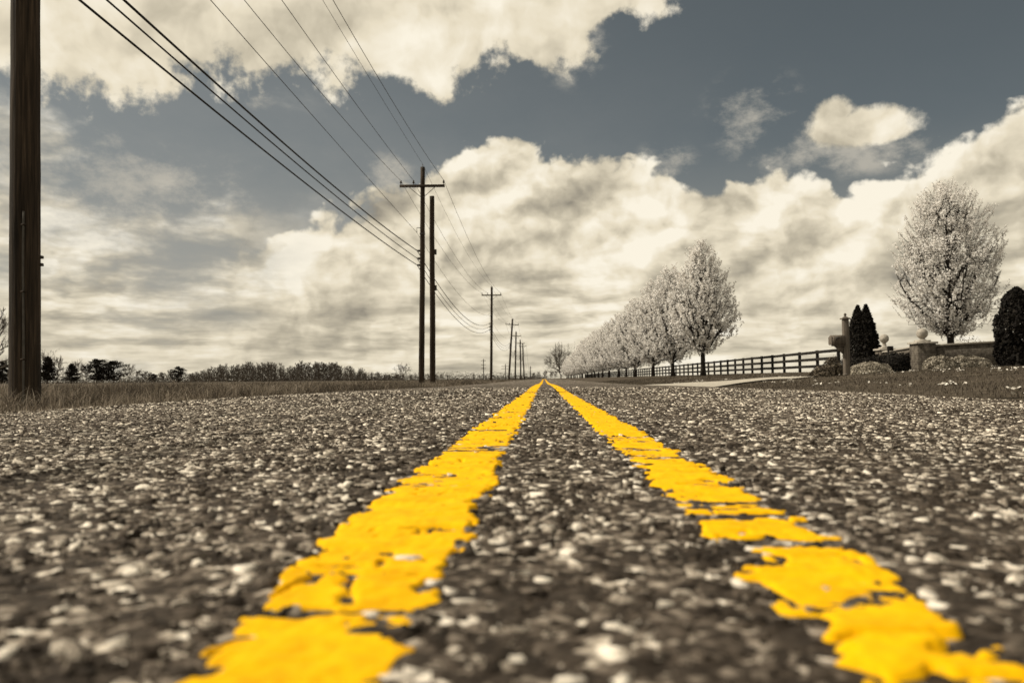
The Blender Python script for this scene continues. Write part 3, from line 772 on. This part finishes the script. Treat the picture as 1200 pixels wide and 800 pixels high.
# ------------------------------------------------------------------ trees
ENV_T = [0, .06, .14, .28, .45, .62, .78, .90, 1.0]
ENV_R = [.16, .52, .84, 1.0, .95, .78, .54, .32, .04]
def pear(name_seed, H, zb, Rmax, n_twig, loc, env_r=ENV_R, leaf=.064, per=17, **kw):
    rs = np.random.default_rng(name_seed)
    root = empty('pear_tree', loc, category='tree', **kw)
    mb = MB()
    # trunk and leader
    zt = np.linspace(-.2, H*.9, 12); lead = np.cumsum(rs.normal(0, .03, (12, 2)), 0); lead[:3] *= .2
    mb.tube(np.column_stack([lead, zt]), np.interp(zt, [-.2, 0, zb, H*.9], [.24, .17, .14, .02]), 9)
    env = lambda z: Rmax*np.interp((z-zb)/(H-zb), ENV_T, env_r)
    L = []
    nl = 64
    for i in range(nl):
        k = (i+.5)/nl; a = i*2.39996+rs.normal(0, .2)
        zs = zb*.95 + (H*.72-zb)*k**1.15
        ln = (H-zs)*rs.uniform(.42, .60)
        el = R(rs.uniform(26, 58) + 16*k)
        p0 = np.array([np.interp(zs, zt, lead[:, 0]), np.interp(zs, zt, lead[:, 1]), zs]); P = [p0]
        for s in range(6):
            d = np.array([math.cos(a)*math.cos(el), math.sin(a)*math.cos(el), math.sin(el)])
            q_ = P[-1]+d*ln/6+rs.normal(0, .03, 3)
            rr = math.hypot(q_[0], q_[1]); e_ = env(q_[2])*.95
            if rr > e_: q_[:2] *= e_/rr
            P.append(q_); el = min(el+R(5), R(84)); a += rs.normal(0, .06)
        P = np.array(P); r0 = .085*(1-.6*k)
        mb.tube(P, np.linspace(r0, .012, 7), 5); L.append(P)
    LP = np.concatenate([np.concatenate([P[:-1]*(1-f)+P[1:]*f for f in (0, .5)]) for P in L] + [np.column_stack([lead, zt])[3:]])
    # twigs spread through the crown, each tied to the nearest limb below it
    zs = []; 
    while len(zs) < n_twig:
        z = rs.uniform(zb, H*.985)
        if rs.random() < (env(z)/Rmax)**1.1 + .05: zs.append(z)
    zs = np.array(zs); a = rs.random(n_twig)*2*math.pi; rad = env(zs)*rs.random(n_twig)**.5*rs.uniform(.86, 1.06, n_twig)
    # uneven outline: lobes
    rad *= 0.86+0.26*vn(a*1.6, zs*1.0, name_seed)
    B = np.column_stack([np.cos(a)*rad, np.sin(a)*rad, zs])
    C_, N_, = [], []
    for b in B:
        w = LP-b; d2 = (w**2).sum(1) + np.where(w[:, 2] > -.12, 1.0, 0) + np.where(w[:, 2] > .1, 3.0, 0)
        q_ = LP[d2.argmin()]
        out = np.array([b[0], b[1], 0]); nn = np.linalg.norm(out); out = out/nn if nn > .05 else out
        tl = rs.uniform(.35, .75)
        d = out*rs.uniform(.25, .75)+np.array([0, 0, 1.0])+rs.normal(0, .22, 3); d /= np.linalg.norm(d)
        tip = b+d*tl*.55; st = b-d*tl*.45
        mid = (q_+st)/2+rs.normal(0, .03, 3)
        mb.tube([q_, mid, st, tip], [.013, .010, .008, .004], 3, False)
        m = rs.integers(int(per*.6), int(per*1.4))
        f = rs.random(m)**.8
        cc = st[None]*(1-f[:, None])+tip[None]*f[:, None]+rs.normal(0, .042, (m, 3))
        C_.append(cc); N_.append(rs.normal(0, .75, (m, 3))+out*.7+np.array([0, 0, .7]))
    mb.build('trunk', M['bark'], root, True)
    C_ = np.concatenate(C_); N_ = np.concatenate(N_)
    V, q_ = quads(C_, N_, leaf*rs.uniform(.6, 1.35, len(C_)))
    tone = np.clip(rs.normal(.55, .22, len(C_)), 0, 1)
    fast('crown', V, q_, M['blossom'], root, False, attrs={'tone': np.repeat(tone, 4)})
    return root
def pear_loc(x, y): return (x, y, float(gz(x, y)))
PX = 10.3
proto = []
D0, SP = 52.0, 12.2
proto.append(pear(101, 8.75, 1.5, 2.45, 1150, pear_loc(PX, D0), label='white-blossomed pear tree at the driveway end of the row', group='blossoming pear trees along the fence'))
lab2 = 'white-blossomed pear tree in the row along the fence'
proto.append(pear(102, 8.9, 1.15, 3.1, 1150, pear_loc(PX, D0+SP), label='white-blossomed pear tree second in the row from the driveway', group='blossoming pear trees along the fence'))
proto.append(pear(103, 9.2, 1.05, 3.0, 1150, pear_loc(PX+.1, D0+2*SP), label='white-blossomed pear tree third in the row from the driveway', group='blossoming pear trees along the fence'))
for i in range(3, 26):
    s = random.uniform(.88, 1.10)
    x = PX+random.uniform(-.3, .3); y = D0+i*SP+random.uniform(-.6, .6)
    dup(proto[1+i % 2], pear_loc(x, y), random.uniform(0, 6.28), (s*random.uniform(1.0, 1.18), s*random.uniform(1.0, 1.18), s), label=lab2, group='blossoming pear trees along the fence')
bp = at_y(1115, 430, 36)
pear(131, 8.35, 1.55, 2.22, 1500, pear_loc(bp.x, 36), [.2, .6, .88, 1.0, 1.0, .92, .76, .52, .12], .043, 25,
     label='large lone white-blossomed pear tree behind the brick wall')

# bare trees
def bare_mesh(seed, H, spread, levels, twig=.02, z0=.18, n1=20, fan=False):
    """leafless tree: leader, ascending limbs, branches, twigs; spread is the crown radius over the height"""
    rs = np.random.default_rng(seed); mb = MB()
    zt = np.linspace(-.2, H*(.45 if fan else .93), 8); ld = np.cumsum(rs.normal(0, .010*H, (8, 2)), 0); ld[:3] *= .15
    mb.tube(np.column_stack([ld, zt]), np.linspace(H*.022, max(twig, H*.004), 8), 6, False)
    def limb(p, az_, el_, ln, r, n, bend):
        P = [p]
        for _ in range(n):
            d = np.array([math.cos(az_)*math.cos(el_), math.sin(az_)*math.cos(el_), math.sin(el_)])+rs.normal(0, .09, 3)
            P.append(P[-1]+d*ln/n); el_ += bend; az_ += rs.normal(0, .10)
        mb.tube(P, np.linspace(r, max(twig, r*.35), n+1), 4 if r > .05 else 3, False)
        return np.array(P), az_, el_
    def sub(P, az_, el_, ln, r, lv):
        if lv > levels: return
        for i in range(7 if lv == 2 else (5 if levels < 4 else 3)):
            f = rs.uniform(.2, 1.0)*(len(P)-1); k = min(int(f), len(P)-2)
            b = P[k]+(P[k+1]-P[k])*(f-k)
            Q, a2, e2 = limb(b, az_+rs.normal(0, .75), min(1.5, el_+rs.normal(0, .45)), ln*rs.uniform(.35, .62), max(twig, r*.5), 3, .03)
            sub(Q, a2, e2, ln*.5, r*.5, lv+1)
    for i in range(n1):
        k = (i+.5)/n1; a = i*2.4+rs.normal(0, .3)
        if fan: zs, el_ = H*(z0+.22*k), R(rs.uniform(-8, 20)+60*k**1.3); ln = H*(.46+.06*k)*rs.uniform(.85, 1.05)
        else:
            zs = H*(z0+(.86-z0)*k); el_ = R(rs.uniform(8, 38)+30*k)
            ln = H*spread*1.25*(math.sin(math.pi*min(1, .22+.74*k))**.6)*rs.uniform(.75, 1.1)
        p = np.array([np.interp(zs, zt, ld[:, 0]), np.interp(zs, zt, ld[:, 1]), zs])
        P, a2, e2 = limb(p, a, el_, ln, H*.010*(1.1-.6*k), 5, .02 if fan else .05)
        sub(P, a2, e2, ln, H*.006, 2)
    V = np.concatenate(mb.V); V = V*(H/V[:, 2].max())
    return V, np.concatenate(mb.Q)
def bare_tree(name, seed, H, loc, label, spread=.34, levels=3, twig=.03, mat='bark_far', group=None, **kw):
    root = empty(name, loc, label=label, category='tree', **({'group': group} if group else {}))
    V, q_ = bare_mesh(seed, H, spread, levels, twig=twig, **kw)
    zc = H*.30                                    # stem below, spreading limbs above
    cz = V[q_].mean(1)[:, 2]; r = np.hypot(*V[q_].mean(1)[:, :2].T)
    st = (cz < zc) & (r < H*.08)
    for nm, sel in (('trunk', st), ('crown', ~st)):
        u, inv = np.unique(q_[sel], return_inverse=True)
        fast(nm, V[u], inv.reshape(-1, 4), M[mat], root)
    return root
p = at_y(659, 430, 372)
bare_tree('bare_tree', 8, 17.5, (8.0, 372, float(gz(8.0, 372))), 'large bare fan-shaped tree at the far end of the blossom row', .5, 4, .034, 'bark_far', fan=True, n1=30)
def px_tree(fn, name, px, py_top, Y, label, seed, **kw):
    t_ = at_y(px, py_top, Y); z0 = float(gz(t_.x, Y))
    return fn(name, seed, t_.z-z0, (t_.x, Y, z0), label, **kw)
px_tree(bare_tree, 'bare_tree', -4, 358, 120, 'tall slender bare tree behind the thick pole with conduit', 21, levels=3, twig=.014, spread=.2, n1=26)
px_tree(bare_tree, 'bare_tree', 53, 407, 230, 'wide bare tree rising above the dark evergreens by the pole', 22, levels=4, twig=.022, spread=.5, n1=18)
px_tree(bare_tree, 'bare_tree', 90, 419, 260, 'small bare tree between two dark evergreens', 23, levels=3, twig=.03)
px_tree(bare_tree, 'bare_tree', 152, 426, 280, 'pale round bare tree beside the broad dark pine', 24, levels=4, twig=.022, n1=16, spread=.4)
for i, (px, py) in enumerate(((68, 415), (101, 424), (122, 427), (163, 432), (172, 434), (190, 435), (200, 433), (224, 437))):
    px_tree(bare_tree, 'bare_tree', px, py, 300+7*i, 'slight bare tree among the dark evergreens of the field hedge', 70+i, levels=3, twig=.05, spread=.36, n1=16, group='bare hedge trees behind the evergreens')
px_tree(bare_tree, 'bare_tree', 472, 424, 330, 'round bare tree alone near the foot of the paired poles', 25, levels=4, twig=.026, n1=16, spread=.62)
# the woodlot: bare trees standing close
W = [bare_tree('woodlot_tree', 30+i, 15.0, (0, -900-40*i, -30), 'x', .17, 3, .045, n1=18) for i in range(4)]
wg = 'bare trees of the distant woodlot'; wl = 'slender bare tree in the distant woodlot beyond the field'
outline = [(222, 438), (245, 431), (262, 427), (300, 425), (326, 425), (338, 431), (352, 424), (392, 425), (412, 429), (430, 434), (450, 437), (470, 438), (520, 438), (575, 440)]
n = 0
for row in range(3):
    for px in np.concatenate([np.arange(226, 425, 4.6), np.arange(428, 575, 7.5)]):
        px_ = px+random.uniform(-2, 2); Y = 560+row*22+random.uniform(-9, 9)
        py = np.interp(px_, [o[0] for o in outline], [o[1] for o in outline])+random.choice((-1.5, 0, 0, 1.5, 4, 6))+random.uniform(-1, 1.5)
        t_ = at_y(px_, py, Y); z0 = float(gz(t_.x, Y)); s = (t_.z-z0)/15.0
        src = W[n % 4]
        dup(src, (t_.x, Y, z0), random.uniform(0, 6.28), (s*random.uniform(.9, 1.3), s*random.uniform(.9, 1.3), s), label=wl, group=wg); n += 1
for w_ in W:
    for c_ in list(w_.children): bpy.data.objects.remove(c_)
    bpy.data.objects.remove(w_)
# low scrub along the far field edge reads as one mass
def scrub():
    V, Q, T = [], [], []; n0 = 0
    for px in np.concatenate([np.arange(-60, 640, 1.0), np.arange(220, 470, 0.6)]):
        Y = random.uniform(600, 760); t_ = at_y(px, 444, Y)
        prof = np.interp(px, [-60, 40, 220, 240, 460, 520, 560, 600, 640], [10, 11, 9, 10, 9, 9, 9, 8, 4])
        hgt = prof*random.uniform(.45, 1.1)*Y/933
        k = 34 if px > 215 else 56
        c_ = np.column_stack([t_.x+rng.normal(0, 1.9, k), Y+rng.normal(0, 2, k), gz(t_.x, Y)+rng.random(k)**1.5*hgt])
        v, q_ = quads(c_, np.column_stack([rng.normal(0, .5, k), -np.ones(k), rng.normal(0, .4, k)]), rng.uniform(.10, .45, k), 1.2)
        V.append(v); Q.append(q_+n0); T.append(np.repeat(rng.random(k), 4)); n0 += len(v)
    fast('distant_scrub', np.concatenate(V), np.concatenate(Q), M['scrub'], attrs={'tone': np.concatenate(T)}, label='low brown scrub along the far edge of the field', category='scrub', kind='stuff')
M['scrub'] = mk_toned('bare_scrub', [(0.0, (0.03, 0.024, 0.019)), (1.0, (0.10, 0.083, 0.067))], 0.9)
scrub()

def pine(name, seed, H, loc, label, width=.42, group=None, cone=False):
    rs = np.random.default_rng(seed)
    root = empty(name, loc, label=label, category='tree', **({'group': group} if group else {}))
    mb = MB(); mb.tube([(0, 0, -.2), (0, 0, H*.5), (rs.normal(0, .1), 0, H*.95)], [H*.03, H*.02, .03], 7)
    C_, S_ = [], []
    n = 34
    for i in range(n):
        k = (i+.5)/n; z = H*(.10+.88*k); a = i*2.4+rs.normal(0, .4)
        prof = (1-k)**.75 if cone else (math.sin(math.pi*min(1, k*.82+.16))**.7)
        ln = H*width*prof*rs.uniform(.55, 1.15)
        e = np.array([math.cos(a)*ln, math.sin(a)*ln, z+ln*rs.uniform(-.1, .35)])
        mb.tube([(0, 0, z), tuple(e)], [H*.010, .03], 4, False)
        for f in np.linspace(.25, 1, 6):
            c0 = np.array([0, 0, z])*(1-f)+e*f
            m = 26; C_.append(c0+rs.normal(0, 1, (m, 3))*np.array([.055, .055, .030])*H*(.7+.4*prof)); S_.append(rs.uniform(.010, .030, m)*H)
    mb.build('trunk', M['bark'], root)
    C_ = np.concatenate(C_); C_[:, 2] = np.clip(C_[:, 2], .05, H*1.02)
    V, q_ = quads(C_, rs.normal(0, 1, C_.shape), np.concatenate(S_), 1.3)
    fast('crown', V, q_, M['pine'], root, attrs={'tone': np.repeat(rs.random(len(C_)), 4)})
    return root
px_tree(pine, 'pine_tree', 114, 421, 240, 'broad dark pine, left half of the joined evergreen pair', 41, width=.55)
px_tree(pine, 'pine_tree', 133, 423, 243, 'broad dark pine, right half of the joined evergreen pair', 42, width=.60)
px_tree(pine, 'pine_tree', 209, 429.5, 250, 'lone compact dark pine standing apart in the field', 43, width=.58)
px_tree(pine, 'pine_tree', 180, 438, 255, 'small dark evergreen bush between pines in the field', 44, width=.7)
px_tree(pine, 'pine_tree', 56, 418, 205, 'pointed dark evergreen right behind the thick pole', 45, width=.36, cone=True)
px_tree(pine, 'pine_tree', 84, 426, 225, 'low spiky dark evergreen left of the broad pine', 46, width=.55, cone=True)
px_tree(pine, 'pine_tree', 3, 424, 215, 'dark evergreen on the far side of the thick pole', 47, width=.5)
# small leaning trees where the road meets the horizon
for i, (px, py, Y) in enumerate(((624, 436, 620), (630, 434.5, 640), (638, 433.5, 600), (645, 435, 610), (650, 434, 590))):
    o = px_tree(bare_tree, 'bare_tree', px, py, Y, 'tiny pale bare tree where the road meets the horizon', 60+i, levels=3, twig=.07, spread=.22, n1=12, group='tiny trees at the vanishing point')
    o.rotation_euler = (0, R(12), 0)

# ------------------------------------------------------------------ fence
def fence():
    root = empty('board_fence', (14.4, 46.8, 0), label='long dark three-board fence behind the blossom row', category='fence')
    ps = [(14.35, 39.4), (14.35, 42.4), (14.35, 45.3)] + [(14.35+.0, 48.2+2.44*i) for i in range(36)]
    P = []
    for x, y in ps: P.append((x, y, float(np.interp(x, GX, GZ)) - .01))
    pm = rm = None
    def post(x, y, z):
        nonlocal pm
        if pm is None:
            mb = MB(); mb.box(-.065, .065, -.075, .075, -.3, 1.14, .012); o = mb.build('post', M['fence'], root); pm = o
        else: o = pm.copy(); COL.objects.link(o)
        o.location = (x-root.location.x, y-root.location.y, z); return o
    def rail(a, b, zo):
        nonlocal rm
        d = Vector(b)-Vector(a); ln = d.length
        if rm is None:
            mb = MB(); mb.box(-.018, .018, .006, .994, -.075, .075, .004); o = mb.build('rail', M['fence'], root); rm = o
        else: o = rm.copy(); COL.objects.link(o)
        o.location = (a[0]-.085-root.location.x, a[1]-root.location.y, a[2]+zo); o.scale = (1, ln, 1)
        o.rotation_euler = (math.atan2(d.z, math.hypot(d.x, d.y))+random.uniform(-.004, .004), 0, math.atan2(-d.x, d.y))
    for p in P: post(*p)
    for a, b in zip(P[:-1], P[1:]):
        for zo in (.30, .66, 1.03): rail(a, b, zo)
    mb = MB(); y0 = P[-1][1]
    for i in range(60):
        y = y0+2.44*(i+1); mb.box(14.35-.065-14.4, 14.35+.065-14.4, y-.07-46.8, y+.07-46.8, .0, 1.48)
    for zo in (.30, .66, 1.03): mb.box(14.265-.018-14.4, 14.265+.018-14.4, y0+.1-46.8, y0+2.44*60-46.8, P[-1][2]+zo-.075, P[-1][2]+zo+.075)
    mb.build('distant_boards', M['fence'], root, kind='stuff')
fence()

# ------------------------------------------------------------------ shrubs
def leafy(name, V0, nrm, s, mat, loc, label, cat, core=None, group=None, ratio=1.0):
    root = empty(name, loc, label=label, category=cat, **({'group': group} if group else {}))
    V, q_ = quads(V0, nrm, s, ratio)
    tone = np.clip(rng.beta(2, 2.2, len(V0)), 0, 1)
    fast('foliage', V, q_, M[mat], root, attrs={'tone': np.repeat(tone, 4)})
    if core is not None: core.build('stems', M['bark'], root)
    return root
def column_tree(px, py_top, Y, rad, prof, n, label, px_rng_seed=0, leaf=.05):
    t_ = at_y(px, py_top, Y); z0 = float(gz(t_.x, Y)); H = t_.z-z0
    k = rng.random(n); k = np.where(rng.random(n) < .15, k**2, k); a = rng.random(n)*2*math.pi
    pr = np.interp(k, [p_[0] for p_ in prof], [p_[1] for p_ in prof])
    lump = .78+.30*vn(a*2.2+px, k*H*2.2, 91)+.26*vn(a*7, k*H*6, 92)
    r = rad*pr*lump*(1-.28*rng.random(n)**2)
    V0 = np.column_stack([np.cos(a)*r, np.sin(a)*r, k*H*1.0])
    nrm = np.column_stack([np.cos(a), np.sin(a), np.full(n, .2)])+rng.normal(0, .8, (n, 3))
    mb = MB(); mb.tube([(0, 0, -.2), (0, 0, H*.5), (0, 0, H*.93)], [.08, .06, .01], 7)
    for i in range(26):
        f = (i+.5)/26; a_ = i*2.4; rr = rad*np.interp(f, [p_[0] for p_ in prof], [p_[1] for p_ in prof])*.75
        mb.tube([(0, 0, max(.05, f*H-.3)), (math.cos(a_)*rr, math.sin(a_)*rr, f*H)], [.02, .008], 4, False)
    o = leafy('arborvitae', V0, nrm, leaf*rng.uniform(.6, 1.5, n), 'yew', (t_.x, Y, z0), label, 'tree', mb, ratio=1.4)
    return o
CONE = [(0, .72), (.12, .98), (.3, 1.0), (.55, .80), (.8, .45), (.93, .2), (1, .02)]
COLM = [(0, .85), (.1, 1.0), (.4, 1.0), (.65, .92), (.82, .70), (.93, .40), (1, .04)]
column_tree(1005, 358.5, 36.8, .56, CONE, 7500, 'dark conical arborvitae of a touching pair, nearer the mailbox post')
column_tree(1014.5, 357.5, 36.6, .52, CONE, 7500, 'dark conical arborvitae of a touching pair, nearer the stone balls')
column_tree(1191, 337, 25.6, .60, COLM, 11000, 'tall black-looking columnar arborvitae at the end of the brick wall', leaf=.04)
def mound(name, cx, cy, lx, ly, h, n, mat, label, cat='shrub', leaf=.03, boxy=False, group=None, rz=0.0):
    u = rng.normal(0, 1, (n, 3)); u /= np.linalg.norm(u, axis=1, keepdims=True); u[:, 2] = np.abs(u[:, 2])
    if boxy:
        m = np.abs(u).max(1, keepdims=True); u = u/(m**.8); u[:, 2] = np.minimum(u[:, 2], 1)
    lump = .82+.30*vn(u[:, 0]*3+cx, u[:, 1]*3+u[:, 2]*2+cy, 95)+.12*vn(u[:, 0]*9+cy, u[:, 1]*9, 96)
    r = lump*(1-.35*rng.random(n)**2)
    V0 = u*np.array([lx/2, ly/2, h])*r[:, None]
    mb = MB()
    for i in range(24):
        a = i*2.4; k = .25+.65*rng.random()
        mb.tube([(math.cos(a)*lx*.08, math.sin(a)*ly*.08, -.03), (math.cos(a)*lx*.4*k, math.sin(a)*ly*.4*k, h*.8*math.sqrt(1-k*k*.8))], [.012, .004], 4, False)
    o = leafy(name, V0, u+rng.normal(0, .6, (n, 3)), leaf*rng.uniform(.5, 1.5, n), mat, (cx, cy, float(gz(cx, cy))), label, cat, mb, group)
    o.rotation_euler = (0, 0, rz)
    return o
q1 = at_y(1021, 430, 27.2)
mound('low_shrub', q1.x, 27.2, 1.35, 1.0, .50, 4200, 'pale_bush', 'pale low shrub between the mailbox post and dark hedge')
for i, (px, lx, lb) in enumerate(((1102, 1.0, 'pale mounded shrub in front of the brick pier'), (1128, .95, 'pale mounded shrub in the middle before the brick wall'), (1148, .8, 'pale mounded shrub beside the columnar arborvitae'))):
    q2 = at_y(px, 430, 25.6); mound('low_shrub', q2.x, 25.6+.1*i, lx, .8, .42-.03*i, 3400, 'pale_bush', lb)
q3 = at_y(976, 430, 29.5); mound('weedy_shrub', q3.x, 29.5, .75, .7, .70, 1500, 'lawn', 'loose dark weedy shrub at the end of the fence', leaf=.04)
q3 = at_y(962, 430, 27); mound('weedy_shrub', q3.x, 27, .8, .6, .32, 1000, 'lawn', 'low sprawling weeds on the driveway side of the mailbox', leaf=.035)
for i, (px, Y, lb) in enumerate(((1012, 31.4, 'clipped dark yew hedge block behind the pale low shrub'), (1034, 30.2, 'clipped dark yew hedge block below the farther stone ball'), (1056, 29.0, 'clipped dark yew hedge block against the brick pier'))):
    q4 = at_y(px, 430, Y); mound('yew_hedge', q4.x, Y, 1.5, 1.5, .66, 6500, 'yew', lb, 'hedge', .035, True)
q5 = at_y(1138, 400, 32); mound('bare_shrub', q5.x, 32, 2.0, 1.2, 1.28, 1500, 'lawn', 'rounded twiggy shrub showing over the brick wall', leaf=.025)

# ------------------------------------------------------------------ entrance wall, piers with stone balls
def pier(px, py_top, py_ball_top, Y, w, label, rb):
    t_ = at_y(px, py_top, Y); z0 = float(gz(t_.x, Y)); h = t_.z-z0
    zb = at_y(px, py_ball_top, Y).z-z0
    root = empty('gate_pier', (t_.x, Y, z0), label=label, category='pier')
    mb = MB(); mb.box(-w/2, w/2, -w/2, w/2, -.2, h, .012); mb.build('brick_shaft', M['brick'], root)
    mb = MB(); mb.box(-w/2-.06, w/2+.06, -w/2-.06, w/2+.06, h, h+.07, .02); mb.box(-w*.33, w*.33, -w*.33, w*.33, h+.07, h+.13, .02); mb.build('cap', M['stone'], root)
    r = rb; zc = zb-r
    mb = MB(); mb.lathe([(.13, h+.13), (.13, h+.15), (.085, h+.17), (.07, zc-r*1.0), (.09, zc-r*.93)], 20)
    mb.lathe([(max(.004, r*math.sin(a)), zc-r*math.cos(a)) for a in np.linspace(.03, math.pi-.01, 18)], 24)
    mb.build('ball_finial', M['stone'], root, True)
    return root, t_.x, z0, h
pr, pxx, pz, ph = pier(1081, 403, 384.5, 28.0, .62, 'brick pier with large pale stone ball, joined to the wall', .185)
pl, plx, plz, plh = pier(1036.5, 410.5, 391.5, 33.5, .55, 'farther brick pier with pale stone ball behind dark hedge', .185)
def wall(name, a, b, h0, h1, label, z0):
    root = empty(name, (a[0], a[1], z0), label=label, category='wall')
    d = Vector((b[0]-a[0], b[1]-a[1])); ln = d.length; root.rotation_euler = (0, 0, math.atan2(d.y, d.x))
    mb = MB(); n = 10
    xs = np.linspace(0, ln, n); hs = np.linspace(h0, h1, n)
    for hh0, hh1, w, nm, mt in ((None, 0, .15, 'brickwork', 'brick'), (0, .075, .19, 'coping', 'stone')):
        mb = MB(); v = []
        for x, h in zip(xs, hs):
            lo = -.2 if hh0 is None else h+hh0; hi = h+hh1
            v += [(x, -w, lo), (x, w, lo), (x, w, hi), (x, -w, hi)]
        q_ = []
        for i in range(n-1):
            o = i*4
            q_ += [(o+j, o+(j+1) % 4, o+4+(j+1) % 4, o+4+j) for j in range(4)]
        q_ += [(0, 3, 2, 1), ((n-1)*4, (n-1)*4+1, (n-1)*4+2, (n-1)*4+3)]
        mb.add(v, (), [q[::-1] for q in q_]); mb.build(nm, M[mt], root)
we = at_y(1172, 400, 28.3)
wall('brick_wall', (pxx+.312, 28.0), (we.x+.6, 28.3), ph-.10, ph+.06, 'low dark brick wall running from the pier to the arborvitae', pz)
wall('brick_wall', (pxx+.05, 28.35), (plx-.05, 33.2), ph-.12, plh-.12, 'low brick wall with pale coping linking the two ball piers', pz)
# thin dark post in front of the hedge
t_ = at_y(1041, 411, 27.6); z0 = float(gz(t_.x, 27.6)); hh = t_.z-z0
lr = empty('garden_post', (t_.x, 27.6, z0), label='thin dark garden post standing before the clipped hedge', category='post')
mb = MB(); mb.tube([(0, 0, -.1), (0, 0, hh)], .028, 8); mb.build('stake', M['fence'], lr, True)
mb = MB(); mb.box(-.03, .16, -.05, .05, hh, hh+.16, .015); mb.build('head', M['fence'], lr)

# ------------------------------------------------------------------ mailbox
def mailbox():
    Y = 22.4; t_ = at_y(990.5, 374, Y); z0 = float(gz(t_.x, Y)); h = t_.z-z0
    root = empty('mailbox', (t_.x, Y, z0), label='rustic mailbox on a thick post with pointed cap', category='mailbox')
    w = .078
    mb = MB(); mb.box(-w, w, -w, w, -.3, h, .02); mb.build('post', M['mail'], root)
    mb = MB(); mb.box(-w-.035, w+.035, -w-.035, w+.035, h, h+.035, .01)
    mb.add([(-w, -w, h+.035), (w, -w, h+.035), (w, w, h+.035), (-w, w, h+.035), (0, 0, h+.10)], [(0, 1, 4), (1, 2, 4), (2, 3, 4), (3, 0, 4)])
    mb.lathe([(.02, h+.085), (.04, h+.12), (.03, h+.155), (.003, h+.175)], 12); mb.build('cap', M['mail'], root)
    zb = at_y(980, 404, Y).z-z0; zt = at_y(980, 392.5, Y).z-z0; L = .34; hw = .12
    prof = [(-hw, zb)]+[(hw*math.cos(a), zt-hw*.75+hw*.75*math.sin(a)) for a in np.linspace(math.pi, 0, 11)]+[(hw, zb)]
    n = len(prof); x0, x1 = -w-L, -w+.04
    v = [(x0, p_[0], p_[1]) for p_ in prof]+[(x1, p_[0], p_[1]) for p_ in prof]
    mb = MB(); mb.add(v, [(0, i, i+1) for i in range(1, n-1)]+[(n, n+i+1, n+i) for i in range(1, n-1)], [(i, n+i, n+(i+1) % n, (i+1) % n) for i in range(n)])
    bx = mb.build('box', M['mail'], root)
    mb = MB(); mb.box(x0-.018, x0-.002, -hw-.006, hw+.006, zb+.01, zt-.05, .004); mb.build('door', M['mail'], bx)
    mb = MB(); mb.box(x0+.1, x0+.13, -hw-.02, -hw-.004, zb+.12, zb+.22); mb.box(x0+.13, x0+.2, -hw-.02, -hw-.004, zb+.17, zb+.22); mb.build('flag', M['iron'], bx)
    mb = MB(); mb.box(x0+.05, x1-.04, -hw*.8, hw*.8, zb-.035, zb-.001, .006)
    mb.add([(-w-.24, -.04, zb-.035), (-w+.01, -.04, zb-.035), (-w+.01, -.04, zb-.27), (-w-.24, .04, zb-.035), (-w+.01, .04, zb-.035), (-w+.01, .04, zb-.27)], [(0, 2, 1), (3, 4, 5)], [(0, 3, 5, 2), (0, 1, 4, 3), (1, 2, 5, 4)])
    mb.build('bracket', M['mail'], root)
mailbox()
